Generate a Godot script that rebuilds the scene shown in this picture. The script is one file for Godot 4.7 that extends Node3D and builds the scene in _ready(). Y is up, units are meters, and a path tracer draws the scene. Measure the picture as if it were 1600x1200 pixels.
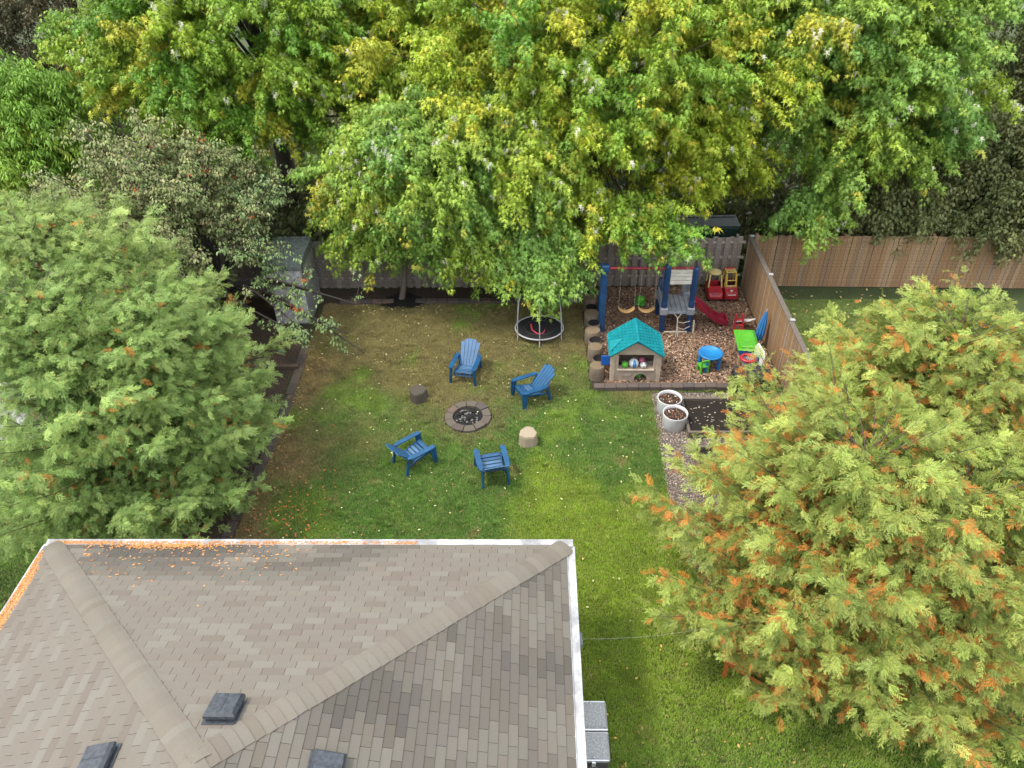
extends Node3D

var rng := RandomNumberGenerator.new()
var mats := {}
var used := {}
var textures := {}
var lawn_noise := FastNoiseLite.new()
var lump_noise := FastNoiseLite.new()

# ---------------------------------------------------------------- mesh building
class Shape:
	var st := SurfaceTool.new()
	var tint := Color(1, 1, 1)

	func _init() -> void:
		st.begin(Mesh.PRIMITIVE_TRIANGLES)

	func tri(a: Vector3, b: Vector3, c: Vector3, smooth := -1) -> void:
		st.set_smooth_group(smooth)
		for p in [a, b, c]:
			st.set_color(tint)
			st.add_vertex(p)

	func quad(a: Vector3, b: Vector3, c: Vector3, d: Vector3, smooth := -1) -> void:
		tri(a, b, c, smooth)
		tri(a, c, d, smooth)

	# a convex face, wound so that it faces away from «inside»
	func face(pts: Array, inside: Vector3) -> void:
		var mid := Vector3.ZERO
		for p in pts:
			mid += p
		mid /= pts.size()
		var n: Vector3 = (pts[1] - pts[0]).cross(pts[2] - pts[0])
		var flip := n.dot(mid - inside) > 0.0
		for i in range(1, pts.size() - 1):
			if flip:
				tri(pts[0], pts[i + 1], pts[i])
			else:
				tri(pts[0], pts[i], pts[i + 1])

	# a box with chamfered edges
	func box(at: Vector3, size: Vector3, ch := 0.0, basis := Basis()) -> void:
		var h := size * 0.5
		ch = minf(ch, minf(h.x, minf(h.y, h.z)) * 0.9)
		if ch <= 0.0:
			for ax in 3:
				for s in [-1.0, 1.0]:
					var pts := []
					for q in [[-1, -1], [1, -1], [1, 1], [-1, 1]]:
						var v := Vector3.ZERO
						v[ax] = s * h[ax]
						v[(ax + 1) % 3] = q[0] * h[(ax + 1) % 3]
						v[(ax + 2) % 3] = q[1] * h[(ax + 2) % 3]
						pts.append(at + basis * v)
					face(pts, at)
			return
		var pt := func(s: Vector3, ax: int) -> Vector3:
			var v := Vector3.ZERO
			for k in 3:
				v[k] = s[k] * (h[k] if k == ax else h[k] - ch)
			return at + basis * v
		for ax in 3:
			var b1 := (ax + 1) % 3
			var b2 := (ax + 2) % 3
			for s in [-1.0, 1.0]:
				var pts := []
				for q in [[-1, -1], [1, -1], [1, 1], [-1, 1]]:
					var sv := Vector3.ZERO
					sv[ax] = s
					sv[b1] = q[0]
					sv[b2] = q[1]
					pts.append(pt.call(sv, ax))
				face(pts, at)
			for s1 in [-1.0, 1.0]:
				for s2 in [-1.0, 1.0]:
					var lo := Vector3.ZERO
					lo[ax] = -1
					lo[b1] = s1
					lo[b2] = s2
					var hi := lo
					hi[ax] = 1
					face([pt.call(lo, b1), pt.call(hi, b1), pt.call(hi, b2), pt.call(lo, b2)], at)
		for sx in [-1.0, 1.0]:
			for sy in [-1.0, 1.0]:
				for sz in [-1.0, 1.0]:
					var sv := Vector3(sx, sy, sz)
					face([pt.call(sv, 0), pt.call(sv, 1), pt.call(sv, 2)], at)

	# a bar of rectangular section between two points
	func bar(a: Vector3, b: Vector3, w: float, d: float, ch := 0.004, side := Vector3.ZERO) -> void:
		var y := (b - a).normalized()
		var x := side if side != Vector3.ZERO else (Vector3.RIGHT if absf(y.x) < 0.9 else Vector3.FORWARD)
		var z := x.cross(y).normalized()
		x = y.cross(z).normalized()
		box((a + b) * 0.5, Vector3(w, a.distance_to(b), d), ch, Basis(x, y, z))

	func tube(path: Array, radii: Array, sides := 8, caps := true) -> void:
		var rings := []
		var x := Vector3.ZERO
		for i in path.size():
			var d: Vector3 = (path[mini(i + 1, path.size() - 1)] - path[maxi(i - 1, 0)]).normalized()
			if i == 0:
				x = d.cross(Vector3.UP if absf(d.y) < 0.9 else Vector3.RIGHT).normalized()
			else:
				x = (x - d * x.dot(d)).normalized()
			var y := d.cross(x)
			var r: float = radii[mini(i, radii.size() - 1)]
			var ring := []
			for k in sides:
				var a := TAU * k / sides
				ring.append(path[i] + (x * cos(a) + y * sin(a)) * r)
			rings.append(ring)
		for i in rings.size() - 1:
			for k in sides:
				var k2 := (k + 1) % sides
				quad(rings[i][k], rings[i + 1][k], rings[i + 1][k2], rings[i][k2], 1)
		if caps:
			for k in range(1, sides - 1):
				tri(rings[0][0], rings[0][k], rings[0][k + 1])
				tri(rings[-1][0], rings[-1][k + 1], rings[-1][k])

	# profile: [radius, height] pairs round the y axis
	func lathe(profile: Array, sides := 24, xf := Transform3D(), smooth := 1) -> void:
		for i in profile.size() - 1:
			for k in sides:
				var a0 := TAU * k / sides
				var a1 := TAU * (k + 1) / sides
				var p: Array = profile[i]
				var q: Array = profile[i + 1]
				var p0 := xf * Vector3(cos(a0) * p[0], p[1], sin(a0) * p[0])
				var p1 := xf * Vector3(cos(a1) * p[0], p[1], sin(a1) * p[0])
				var q0 := xf * Vector3(cos(a0) * q[0], q[1], sin(a0) * q[0])
				var q1 := xf * Vector3(cos(a1) * q[0], q[1], sin(a1) * q[0])
				if p[0] > 0.0001:
					tri(p0, p1, q1, smooth)
				if q[0] > 0.0001:
					tri(p0, q1, q0, smooth)

	func ball(r: Vector3, xf := Transform3D(), sides := 16, rows := 8) -> void:
		var prof := []
		for i in rows + 1:
			var a := -PI / 2 + PI * i / rows
			prof.append([cos(a) if i > 0 and i < rows else 0.0, sin(a)])
		lathe(prof, sides, xf * Transform3D(Basis.from_scale(r), Vector3.ZERO))

	# a flat outline (x, y) pushed out along z from -depth/2 to depth/2
	func prism(outline: PackedVector2Array, depth: float, xf := Transform3D()) -> void:
		var idx := Geometry2D.triangulate_polygon(outline)
		var cw := Geometry2D.is_polygon_clockwise(outline)
		for i in range(0, idx.size(), 3):
			for s in [-0.5, 0.5]:
				var a := xf * Vector3(outline[idx[i]].x, outline[idx[i]].y, s * depth)
				var b := xf * Vector3(outline[idx[i + 1]].x, outline[idx[i + 1]].y, s * depth)
				var c := xf * Vector3(outline[idx[i + 2]].x, outline[idx[i + 2]].y, s * depth)
				var n := (b - a).cross(c - a)
				if (n.dot(xf.basis.z) > 0.0) == (s > 0):
					tri(a, c, b)
				else:
					tri(a, b, c)
		for i in outline.size():
			var p := outline[i]
			var q := outline[(i + 1) % outline.size()]
			var a := xf * Vector3(p.x, p.y, -depth / 2)
			var b := xf * Vector3(q.x, q.y, -depth / 2)
			var c := xf * Vector3(q.x, q.y, depth / 2)
			var d := xf * Vector3(p.x, p.y, depth / 2)
			if cw:
				quad(a, b, c, d)
			else:
				quad(a, d, c, b)

	func mesh() -> ArrayMesh:
		st.generate_normals()
		return st.commit()

# ---------------------------------------------------------------- helpers
func rf(a: float, b: float) -> float:
	return rng.randf_range(a, b)

func numbered(called: String) -> String:
	var n: int = used.get(called, 0)
	used[called] = n + 1
	return called if n == 0 else "%s_%03d" % [called, n]

func thing(called: String, label: String, category: String, at := Vector3.ZERO, turn := 0.0, group := "") -> Node3D:
	var o := Node3D.new()
	o.name = numbered(called)
	add_child(o)
	o.position = at
	o.rotation.y = turn
	tag(o, label, category, group)
	return o

func tag(o: Node3D, label: String, category: String, group := "") -> void:
	o.set_meta("label", label)
	o.set_meta("category", category)
	if group:
		o.set_meta("group", group)

func put(called: String, m: Mesh, material: Material, parent: Node3D = null) -> MeshInstance3D:
	var o := MeshInstance3D.new()
	o.name = called if parent else numbered(called)
	o.mesh = m
	o.material_override = material
	if parent:
		parent.add_child(o, true)
	else:
		add_child(o)
	return o

func build(called: String, s: Shape, material: Material, parent: Node3D = null) -> MeshInstance3D:
	return put(called, s.mesh(), material, parent)

func struct(o: Node3D, label: String) -> Node3D:
	o.set_meta("kind", "structure")
	o.set_meta("label", label)
	return o

func stuff(o: Node3D) -> Node3D:
	o.set_meta("kind", "stuff")
	return o

func scatter(called: String, m: Mesh, material: Material, xfs: Array, cols: PackedColorArray, parent: Node3D = null) -> MultiMeshInstance3D:
	var mm := MultiMesh.new()
	mm.transform_format = MultiMesh.TRANSFORM_3D
	mm.use_colors = true
	mm.mesh = m
	mm.instance_count = xfs.size()
	for i in xfs.size():
		mm.set_instance_transform(i, xfs[i])
		mm.set_instance_color(i, cols[i])
	var o := MultiMeshInstance3D.new()
	o.name = called if parent else numbered(called)
	o.multimesh = mm
	o.material_override = material
	if parent:
		parent.add_child(o, true)
	else:
		add_child(o)
	o.set_meta("kind", "stuff")
	return o

func noise_tex(key: String, freq: float, octaves: int, lo: Color, hi: Color, seed_ := 1, size := 512, kind := FastNoiseLite.TYPE_SIMPLEX_SMOOTH) -> NoiseTexture2D:
	if textures.has(key):
		return textures[key]
	var n := FastNoiseLite.new()
	n.noise_type = kind
	n.seed = seed_
	n.frequency = freq
	n.fractal_octaves = octaves
	n.fractal_gain = 0.6
	var g := Gradient.new()
	g.set_color(0, lo)
	g.set_color(1, hi)
	g.set_offset(0, 0.2)
	g.set_offset(1, 0.8)
	var t := NoiseTexture2D.new()
	t.width = size
	t.height = size
	t.seamless = true
	t.noise = n
	t.color_ramp = g
	textures[key] = t
	return t

# lin: a real-world base colour (linear)
func mat(key: String, lin: Color, rough := 0.7, tex: Texture2D = null, scale := Vector3.ONE, bump := 0.0, world := false) -> StandardMaterial3D:
	if mats.has(key):
		return mats[key]
	var m := StandardMaterial3D.new()
	m.albedo_color = lin.linear_to_srgb()
	m.roughness = rough
	if tex:
		m.albedo_texture = tex
		m.uv1_triplanar = true
		m.uv1_world_triplanar = world
		m.uv1_scale = scale
		if bump > 0.0:
			m.heightmap_enabled = true
			m.heightmap_texture = tex
			m.heightmap_scale = bump
	mats[key] = m
	return m

func tinted(key: String, rough: float, tex: Texture2D = null, scale := Vector3.ONE, bump := 0.0, back := 0.0) -> StandardMaterial3D:
	var m := mat(key, Color(1, 1, 1), rough, tex, scale, bump)
	m.vertex_color_use_as_albedo = true
	if back > 0.0:
		m.backlight_enabled = true
		m.backlight = Color(back, back, back)
	return m

func grey(v: float) -> Color:
	return Color(v, v, v)

func var_col(c: Color, amount: float) -> Color:
	var k := 1.0 + rf(-amount, amount)
	return Color(c.r * k * (1.0 + rf(-amount, amount) * 0.3), c.g * k, c.b * k * (1.0 + rf(-amount, amount) * 0.4))

func ring_pts(rx: float, rz: float, n: int, y := 0.0) -> Array:
	var out := []
	for i in n + 1:
		out.append(Vector3(cos(TAU * i / n) * rx, y, sin(TAU * i / n) * rz))
	return out

# ================================================================ the scene
func _ready() -> void:
	rng.seed = 7
	lawn_noise.seed = 5
	lawn_noise.frequency = 0.35
	lawn_noise.fractal_octaves = 4
	lump_noise.seed = 9
	lump_noise.frequency = 0.2
	setup_view()
	make_materials()
	make_ground()
	make_house()
	make_fences()
	make_edging()
	make_beds()
	make_fire_pit()
	make_chairs()
	make_playground()
	make_yard_things()
	make_trees()
	make_litter()

func setup_view() -> void:
	var cam := Camera3D.new()
	cam.name = "camera"
	cam.fov = 52.13
	cam.near = 0.1
	cam.far = 900.0
	cam.transform = Transform3D(Basis(Vector3.UP, deg_to_rad(2.09)) * Basis(Vector3.RIGHT, deg_to_rad(-37.78)) * Basis(Vector3.BACK, deg_to_rad(-1.57)), Vector3(0, 13.4, 0))
	add_child(cam)
	cam.current = true
	var env := Environment.new()
	env.background_mode = Environment.BG_SKY
	var sky := Sky.new()
	var sm := ProceduralSkyMaterial.new()
	sm.sky_top_color = Color(0.89, 0.90, 0.92)
	sm.sky_horizon_color = Color(0.82, 0.83, 0.85)
	sm.sky_curve = 0.2
	sm.ground_bottom_color = Color(0.2, 0.24, 0.14)
	sm.ground_horizon_color = Color(0.4, 0.43, 0.36)
	sm.sun_angle_max = 30.0
	sky.sky_material = sm
	env.sky = sky
	env.background_energy_multiplier = 1.0
	env.tonemap_mode = Environment.TONE_MAPPER_LINEAR
	env.tonemap_exposure = 2.95
	env.sdfgi_enabled = true
	env.ssao_enabled = true
	env.ssil_enabled = true
	var we := WorldEnvironment.new()
	we.name = "world_environment"
	we.environment = env
	add_child(we)
	var sun := DirectionalLight3D.new()
	sun.name = "sun"
	sun.light_energy = 0.42
	sun.light_angular_distance = 10.0
	sun.light_color = Color(1.0, 0.96, 0.9)
	sun.shadow_enabled = true
	add_child(sun)
	sun.look_at_from_position(Vector3(-9, 17, 2.0), Vector3.ZERO)

func make_materials() -> void:
	var grain := noise_tex("grain", 0.12, 3, grey(0.72), grey(1.0), 3)
	var blotch := noise_tex("blotch", 0.012, 4, grey(0.72), grey(1.0), 4)
	var plastic := noise_tex("plastic", 0.006, 3, grey(0.88), grey(1.0), 14)
	var wood := noise_tex("wood", 0.03, 4, grey(0.55), grey(1.0), 6)
	var soil := noise_tex("soil", 0.06, 5, grey(0.35), grey(1.0), 8)
	mat("grass_ground", Color(0.10, 0.15, 0.04), 0.95, soil, Vector3(0.9, 0.9, 0.9), 2.0, true)
	var lg := mat("lawn_ground", Color(1, 1, 1), 0.95, soil, Vector3(1.7, 1.7, 1.7), 2.0, true)
	lg.vertex_color_use_as_albedo = true
	mat("litter_ground", Color(0.13, 0.09, 0.06), 0.95, soil, Vector3(0.8, 0.8, 0.8), 3.0, true)
	mat("mulch_ground", Color(0.11, 0.068, 0.042), 0.95, soil, Vector3(1.3, 1.3, 1.3), 3.0, true)
	mat("gravel_ground", Color(0.30, 0.25, 0.21), 0.95, soil, Vector3(2, 2, 2), 2.0, true)
	mat("black_mulch", Color(0.012, 0.011, 0.010), 0.95, soil, Vector3(3, 3, 3), 2.0)
	mat("garden_soil", Color(0.055, 0.038, 0.028), 0.95, soil, Vector3(2, 2, 2), 3.0)
	mat("pot_soil", Color(0.15, 0.075, 0.045), 0.95, soil, Vector3(3, 3, 3), 3.0)
	mat("patio", Color(0.42, 0.42, 0.43), 0.9, blotch, Vector3(0.5, 0.5, 0.5), 0.2, true)
	tinted("shingle", 0.92, grain, Vector3(2.4, 2.4, 2.4), 0.25)
	mat("roof_deck", Color(0.035, 0.033, 0.031), 0.95)
	mat("white_paint", Color(0.46, 0.47, 0.49), 0.5, blotch, Vector3(0.35, 0.35, 0.35))
	mat("brick_wall", Color(0.28, 0.17, 0.12), 0.9, grain, Vector3(1, 1, 1), 0.3)
	mat("vent", Color(0.05, 0.06, 0.075), 0.36, blotch, Vector3(2, 2, 2))
	mat("vent_pale", Color(0.22, 0.25, 0.30), 0.38, blotch, Vector3(2, 2, 2))
	for i in 6:
		var c: Color = [Color(0.47, 0.285, 0.15), Color(0.53, 0.335, 0.18), Color(0.43, 0.27, 0.16), Color(0.50, 0.295, 0.145), Color(0.46, 0.32, 0.205), Color(0.57, 0.385, 0.23)][i]
		mat("cedar_board_%d" % i, c, 0.85, wood, Vector3(7, 0.7, 7), 0.25)
	for i in 4:
		var c: Color = [Color(0.42, 0.36, 0.305), Color(0.36, 0.305, 0.26), Color(0.47, 0.41, 0.355), Color(0.40, 0.355, 0.32)][i]
		mat("old_board_%d" % i, c, 0.9, wood, Vector3(7, 0.7, 7), 0.3)
	mat("rail_wood", Color(0.60, 0.54, 0.47), 0.9, wood, Vector3(0.7, 7, 7), 0.2)
	mat("post_cap", Color(0.33, 0.33, 0.33), 0.7)
	mat("beam_wood", Color(0.16, 0.115, 0.085), 0.9, wood, Vector3(0.7, 7, 7), 0.3)
	mat("bed_wood", Color(0.23, 0.19, 0.155), 0.9, wood, Vector3(0.7, 7, 7), 0.3)
	mat("bed_wood_z", Color(0.21, 0.175, 0.145), 0.9, wood, Vector3(7, 7, 0.7), 0.3)
	mat("bark", Color(0.15, 0.12, 0.095), 0.95, wood, Vector3(6, 1.2, 6), 1.2)
	mat("dark_bark", Color(0.06, 0.05, 0.042), 0.95, wood, Vector3(6, 1.2, 6), 1.0)
	mat("bark_pale", Color(0.26, 0.22, 0.185), 0.95, wood, Vector3(6, 1.2, 6), 0.8)
	mat("log_side", Color(0.31, 0.24, 0.18), 0.95, wood, Vector3(6, 1.0, 6), 1.5)
	mat("log_top", Color(0.31, 0.23, 0.14), 0.9, wood, Vector3(5, 5, 5), 0.5)
	mat("log_hollow", Color(0.022, 0.02, 0.018), 0.95, soil, Vector3(3, 3, 3), 1.0)
	mat("stump_pale", Color(0.58, 0.48, 0.35), 0.9, wood, Vector3(5, 2, 5), 0.8)
	mat("stump_grey", Color(0.13, 0.11, 0.085), 0.95, wood, Vector3(5, 2, 5), 1.0)
	for i in 4:
		mat("block_%d" % i, [Color(0.14, 0.11, 0.095), Color(0.11, 0.095, 0.09), Color(0.17, 0.125, 0.10), Color(0.125, 0.10, 0.085)][i], 0.95, grain, Vector3(1.5, 1.5, 1.5), 0.4)
	for i in 3:
		mat("paver_%d" % i, [Color(0.10, 0.078, 0.066), Color(0.12, 0.092, 0.076), Color(0.085, 0.07, 0.062)][i], 0.9, grain, Vector3(1.5, 1.5, 1.5), 0.4)
	mat("pit_stone", Color(0.145, 0.125, 0.10), 0.95, grain, Vector3(1.2, 1.2, 1.2), 0.5)
	mat("ash", Color(0.05, 0.048, 0.046), 0.95, soil, Vector3(4, 4, 4), 2.0)
	mat("pale_ash", Color(0.42, 0.41, 0.40), 0.95, soil, Vector3(4, 4, 4), 1.0)
	mat("char", Color(0.012, 0.012, 0.013), 0.8, wood, Vector3(3, 3, 3), 1.0)
	mat("chair_blue", Color(0.014, 0.085, 0.205), 0.42, plastic, Vector3(0.7, 0.7, 0.7))
	mat("chair_faded", Color(0.06, 0.15, 0.30), 0.5, plastic, Vector3(0.7, 0.7, 0.7))
	mat("chair_mid", Color(0.03, 0.115, 0.25), 0.45, plastic, Vector3(0.7, 0.7, 0.7))
	mat("navy", Color(0.012, 0.05, 0.14), 0.38, plastic, Vector3(0.7, 0.7, 0.7))
	mat("swing_blue", Color(0.018, 0.075, 0.19), 0.4, plastic, Vector3(0.7, 0.7, 0.7))
	mat("toy_red", Color(0.42, 0.025, 0.035), 0.35, plastic, Vector3(0.7, 0.7, 0.7))
	mat("slide_red", Color(0.30, 0.022, 0.045), 0.4, plastic, Vector3(0.7, 0.7, 0.7))
	mat("toy_yellow", Color(0.62, 0.43, 0.08), 0.4, plastic, Vector3(0.7, 0.7, 0.7))
	mat("pale_yellow", Color(0.62, 0.52, 0.22), 0.45, plastic, Vector3(0.7, 0.7, 0.7))
	mat("toy_black", Color(0.014, 0.014, 0.015), 0.5)
	mat("dark_inside", Color(0.05, 0.012, 0.012), 0.7)
	mat("cream", Color(0.70, 0.67, 0.60), 0.55, plastic, Vector3(0.7, 0.7, 0.7))
	mat("deck_grey", Color(0.27, 0.29, 0.32), 0.6, plastic, Vector3(0.7, 0.7, 0.7))
	mat("rope", Color(0.45, 0.40, 0.33), 0.9)
	mat("seat_tan", Color(0.45, 0.28, 0.12), 0.5)
	mat("teal", Color(0.012, 0.24, 0.28), 0.6, plastic, Vector3(0.7, 0.7, 0.7)).metallic_specular = 0.2
	mat("house_tan", Color(0.50, 0.41, 0.325), 0.55, plastic, Vector3(0.7, 0.7, 0.7))
	mat("shutter_blue", Color(0.01, 0.10, 0.42), 0.4)
	mat("table_blue", Color(0.02, 0.22, 0.56), 0.35, plastic, Vector3(0.7, 0.7, 0.7))
	mat("toy_green", Color(0.10, 0.42, 0.035), 0.4, plastic, Vector3(0.7, 0.7, 0.7))
	mat("leaf_green_toy", Color(0.07, 0.33, 0.05), 0.4)
	mat("tan_leg", Color(0.40, 0.29, 0.18), 0.6)
	mat("white_plastic", Color(0.76, 0.78, 0.80), 0.4, plastic, Vector3(0.7, 0.7, 0.7))
	mat("pot_white", Color(0.68, 0.70, 0.72), 0.45, plastic, Vector3(0.7, 0.7, 0.7))
	mat("pink_ball", Color(0.52, 0.12, 0.22), 0.4)
	mat("umbrella_blue", Color(0.035, 0.18, 0.45), 0.6)
	mat("black_plastic", Color(0.02, 0.021, 0.024), 0.6, plastic, Vector3(0.7, 0.7, 0.7))
	mat("white_tube", Color(0.38, 0.39, 0.40), 0.4)
	mat("tramp_mat", Color(0.01, 0.01, 0.012), 0.85)
	mat("hose_pink", Color(0.48, 0.05, 0.09), 0.4)
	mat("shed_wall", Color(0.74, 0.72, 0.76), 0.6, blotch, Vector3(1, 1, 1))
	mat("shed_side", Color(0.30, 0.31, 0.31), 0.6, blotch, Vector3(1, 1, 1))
	mat("shed_roof", Color(0.13, 0.16, 0.145), 0.6, blotch, Vector3(1, 1, 1))
	var galv := mat("galvanised", Color(0.38, 0.40, 0.41), 0.5, noise_tex("galv", 0.05, 4, grey(0.80), grey(1.0), 12), Vector3(0.9, 0.9, 0.9))
	galv.metallic = 0.25
	mat("bright_metal", Color(0.62, 0.64, 0.66), 0.3).metallic = 0.6
	mat("dark_metal", Color(0.06, 0.06, 0.06), 0.5)
	mat("orange_wood", Color(0.60, 0.19, 0.04), 0.6, wood, Vector3(5, 5, 0.8), 0.2)
	mat("green_box", Color(0.02, 0.065, 0.055), 0.5, blotch, Vector3(1, 1, 1))
	mat("pale_roof", Color(0.40, 0.40, 0.41), 0.8, blotch, Vector3(0.6, 0.6, 0.6), 0.2)
	mat("water_blue", Color(0.04, 0.16, 0.4), 0.5)
	tinted("leaf", 0.46, null, Vector3.ONE, 0.0, 0.62)
	tinted("cedar_leaf", 0.62, null, Vector3.ONE, 0.0, 0.6).metallic_specular = 0.22
	mats["leaf"].metallic_specular = 0.42
	tinted("apple_leaf", 0.6, null, Vector3.ONE, 0.0, 0.5).metallic_specular = 0.2
	tinted("grass_blade", 0.6, null, Vector3.ONE, 0.0, 0.5)
	tinted("chips", 0.9)

# ---------------------------------------------------------------- ground
func lawn_color(x: float, z: float) -> Color:
	var n := lawn_noise.get_noise_2d(x, z)
	var n2 := lawn_noise.get_noise_2d(x * 2.7 + 40.0, z * 2.7)
	var dry := smoothstep(-14.5, -18.5, z + n * 3.0 + (x + 2.0) * 0.12) * 0.85
	dry = maxf(dry, smoothstep(-4.4, -6.6, x + n * 1.6))
	dry = maxf(dry, smoothstep(0.25, 0.6, n2) * 0.6)
	dry *= 1.0 - 0.8 * smoothstep(0.3, 0.75, n + n2 * 0.5)
	var bright := smoothstep(-1.2, 0.6, x + n * 1.5) * smoothstep(-14.6, -13.4, z + n * 1.6 - x * 0.25) * smoothstep(-4.0, -9.0, z + n)
	bright = maxf(bright, smoothstep(0.15, 0.5, n) * 0.45)
	var c := Color(0.130, 0.255, 0.040).lerp(Color(0.265, 0.385, 0.038), bright)
	c = c.lerp(Color(0.30, 0.235, 0.095), clampf(dry, 0.0, 1.0) * (1.0 - bright * 0.6))
	var pit := Vector2(x + 1.77, z + 15.82).length() + n2 * 0.5
	c = c.lerp(Color(0.27, 0.205, 0.10), smoothstep(1.25, 0.7, pit) * 0.55)
	var n3 := lawn_noise.get_noise_2d(x * 7.0 - 20.0, z * 7.0)
	return c * (1.0 + 0.22 * n2 + 0.25 * n3)

func sheet(called: String, poly: PackedVector2Array, y: float, m: Material, label: String) -> void:
	var s := Shape.new()
	var idx := Geometry2D.triangulate_polygon(poly)
	for i in range(0, idx.size(), 3):
		var p := []
		for k in 3:
			p.append(Vector3(poly[idx[i + k]].x, y, poly[idx[i + k]].y))
		if (p[1] - p[0]).cross(p[2] - p[0]).y > 0.0:
			s.tri(p[0], p[2], p[1])
		else:
			s.tri(p[0], p[1], p[2])
	struct(build(called, s, m), label)

func v2s(a: Array) -> PackedVector2Array:
	var out := PackedVector2Array()
	for i in range(0, a.size(), 2):
		out.append(Vector2(a[i], a[i + 1]))
	return out

func gravel_outline() -> PackedVector2Array:
	return v2s([3.16, -16.85, 6.7, -16.85, 6.7, -9.4, 4.3, -9.5, 3.6, -10.2, 3.2, -11.2, 3.08, -12.5, 3.12, -14.5])

func make_ground() -> void:
	var s := Shape.new()
	s.quad(Vector3(-400, 0, -400), Vector3(400, 0, -400), Vector3(400, 0, 400), Vector3(-400, 0, 400))
	struct(build("ground", s, mats["grass_ground"]), "dark grassy ground that runs under the trees and fences")
	# the lawn, with its own dry and lush patches
	var l := Shape.new()
	var st := 0.3
	var nx := int(16.4 / st)
	var nz := int(20.4 / st)
	for i in nx:
		for k in nz:
			var x0 := -6.9 + i * st
			var z0 := -21.55 + k * st
			var pts := [Vector3(x0, 0.004, z0), Vector3(x0 + st, 0.004, z0), Vector3(x0 + st, 0.004, z0 + st), Vector3(x0, 0.004, z0 + st)]
			for t in [[0, 1, 2], [0, 2, 3]]:
				for q in t:
					l.st.set_smooth_group(-1)
					l.st.set_color(lawn_color(pts[q].x, pts[q].z) * 0.55)
					l.st.add_vertex(pts[q])
	struct(build("lawn", l, mats["lawn_ground"]), "back lawn with dry brown and bright green patches")
	sheet("back_bed_ground", v2s([-10.1, -22.45, 1.55, -22.45, 1.55, -21.5, -10.1, -21.5]), 0.012, mats["litter_ground"], "brown mulch bed along the foot of the old fence")
	sheet("side_bed_ground", v2s([-10.1, -22.4, -8.6, -22.4, -6.95, -21.4, -6.95, -10.0, -10.1, -10.0]), 0.016, mats["litter_ground"], "leaf littered bed under the cedars and apple tree")
	sheet("play_area_ground", v2s([1.6, -22.45, 6.74, -22.45, 6.74, -17.0, 1.6, -17.0]), 0.016, mats["mulch_ground"], "wood chip ground of the play area")
	sheet("gravel_strip", gravel_outline(), 0.012, mats["gravel_ground"], "pale gravel strip round the raised beds")
	sheet("gravel_patch", v2s([8.1, -8.2, 10.4, -8.4, 10.6, -6.6, 8.3, -6.4]), 0.012, mats["gravel_ground"], "grey stone patch beyond the big cedars")
	sheet("neighbour_patio", v2s([-17.0, -24.0, -10.6, -24.0, -10.6, -15.0, -17.0, -15.0]), 0.008, mats["patio"], "pale concrete patio behind the apple tree")
	# grass blades
	var b := SurfaceTool.new()
	b.begin(Mesh.PRIMITIVE_TRIANGLES)
	for i in 8:
		var a := TAU * i / 8.0 + rf(-0.3, 0.3)
		var r := rf(0.0, 0.03)
		var p := Vector3(cos(a * 2.3) * r, 0, sin(a * 2.3) * r)
		var o := Vector3(cos(a), 0, sin(a))
		var w := o.cross(Vector3.UP) * rf(0.004, 0.006)
		var h := rf(0.035, 0.06)
		for q in [p - w, p + w, p + o * rf(0.015, 0.045) + Vector3.UP * h]:
			b.set_color(grey(0.85 + 0.15 * (i % 3) / 2.0))
			b.add_vertex(q)
	var blades := b.commit()
	var xfs := []
	var cols := PackedColorArray()
	var step := 0.027
	var z := -21.5
	var gv := gravel_outline()
	while z < -2.0:
		var x := -6.75 if z < -14.0 else -14.5
		while x < 12.5:
			var px := x + rf(-0.02, 0.02)
			var pz := z + rf(-0.02, 0.02)
			x += step
			if px > 1.5 and px < 6.85 and pz < -16.95:
				continue
			if Geometry2D.is_point_in_polygon(Vector2(px - 0.03, pz), gv):
				continue
			if px > 6.7 and pz < -9.6 and (pz > -14.0 or px < 6.9 or pz < -22.2):
				continue
			if px > 9.4 and pz > -14.0:
				continue
			if px < 0.6 and px > -8.6 and pz > -8.6:
				continue
			if px < -6.75 and px > -10.4 and pz < -10.6 or px < -8.6 and rng.randf() < 0.4:
				continue
			if px > 2.2 and pz > -9.5 and rng.randf() < 0.35:
				continue
			if Vector2((px + 1.77), (pz + 15.82)).length() < 0.64:
				continue
			var c := lawn_color(px, pz)
			if px > 6.85 and pz < -13.0:
				c = Color(0.17, 0.25, 0.055) * (1.0 + 0.5 * lawn_noise.get_noise_2d(px * 2.0, pz * 2.0))
			if px < -8.6:
				c = Color(0.15, 0.27, 0.045) * (1.0 + 0.5 * lawn_noise.get_noise_2d(px * 2.0, pz * 2.0))
			var weed := 1.0 + 0.7 * smoothstep(0.30, 0.5, lawn_noise.get_noise_2d(px * 5.0 + 70.0, pz * 5.0))
			if rng.randf() < 0.10:
				c = c.lerp(Color(0.46, 0.41, 0.18), 0.6)
			var k := rf(0.75, 1.3)
			xfs.append(Transform3D(Basis(Vector3.UP, rf(0, TAU)).scaled(Vector3(weed, rf(0.6, 1.25) * weed, weed)), Vector3(px, 0.003, pz)))
			cols.append(Color(c.r * k, c.g * k, c.b * k))
		z += step
	var g := scatter("lawn_grass", blades, mats["grass_blade"], xfs, cols)
	g.set_meta("label", "short mown grass of the back lawn")

# ---------------------------------------------------------------- the house
const EAVE := 2.6
const PITCH := 0.33

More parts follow.
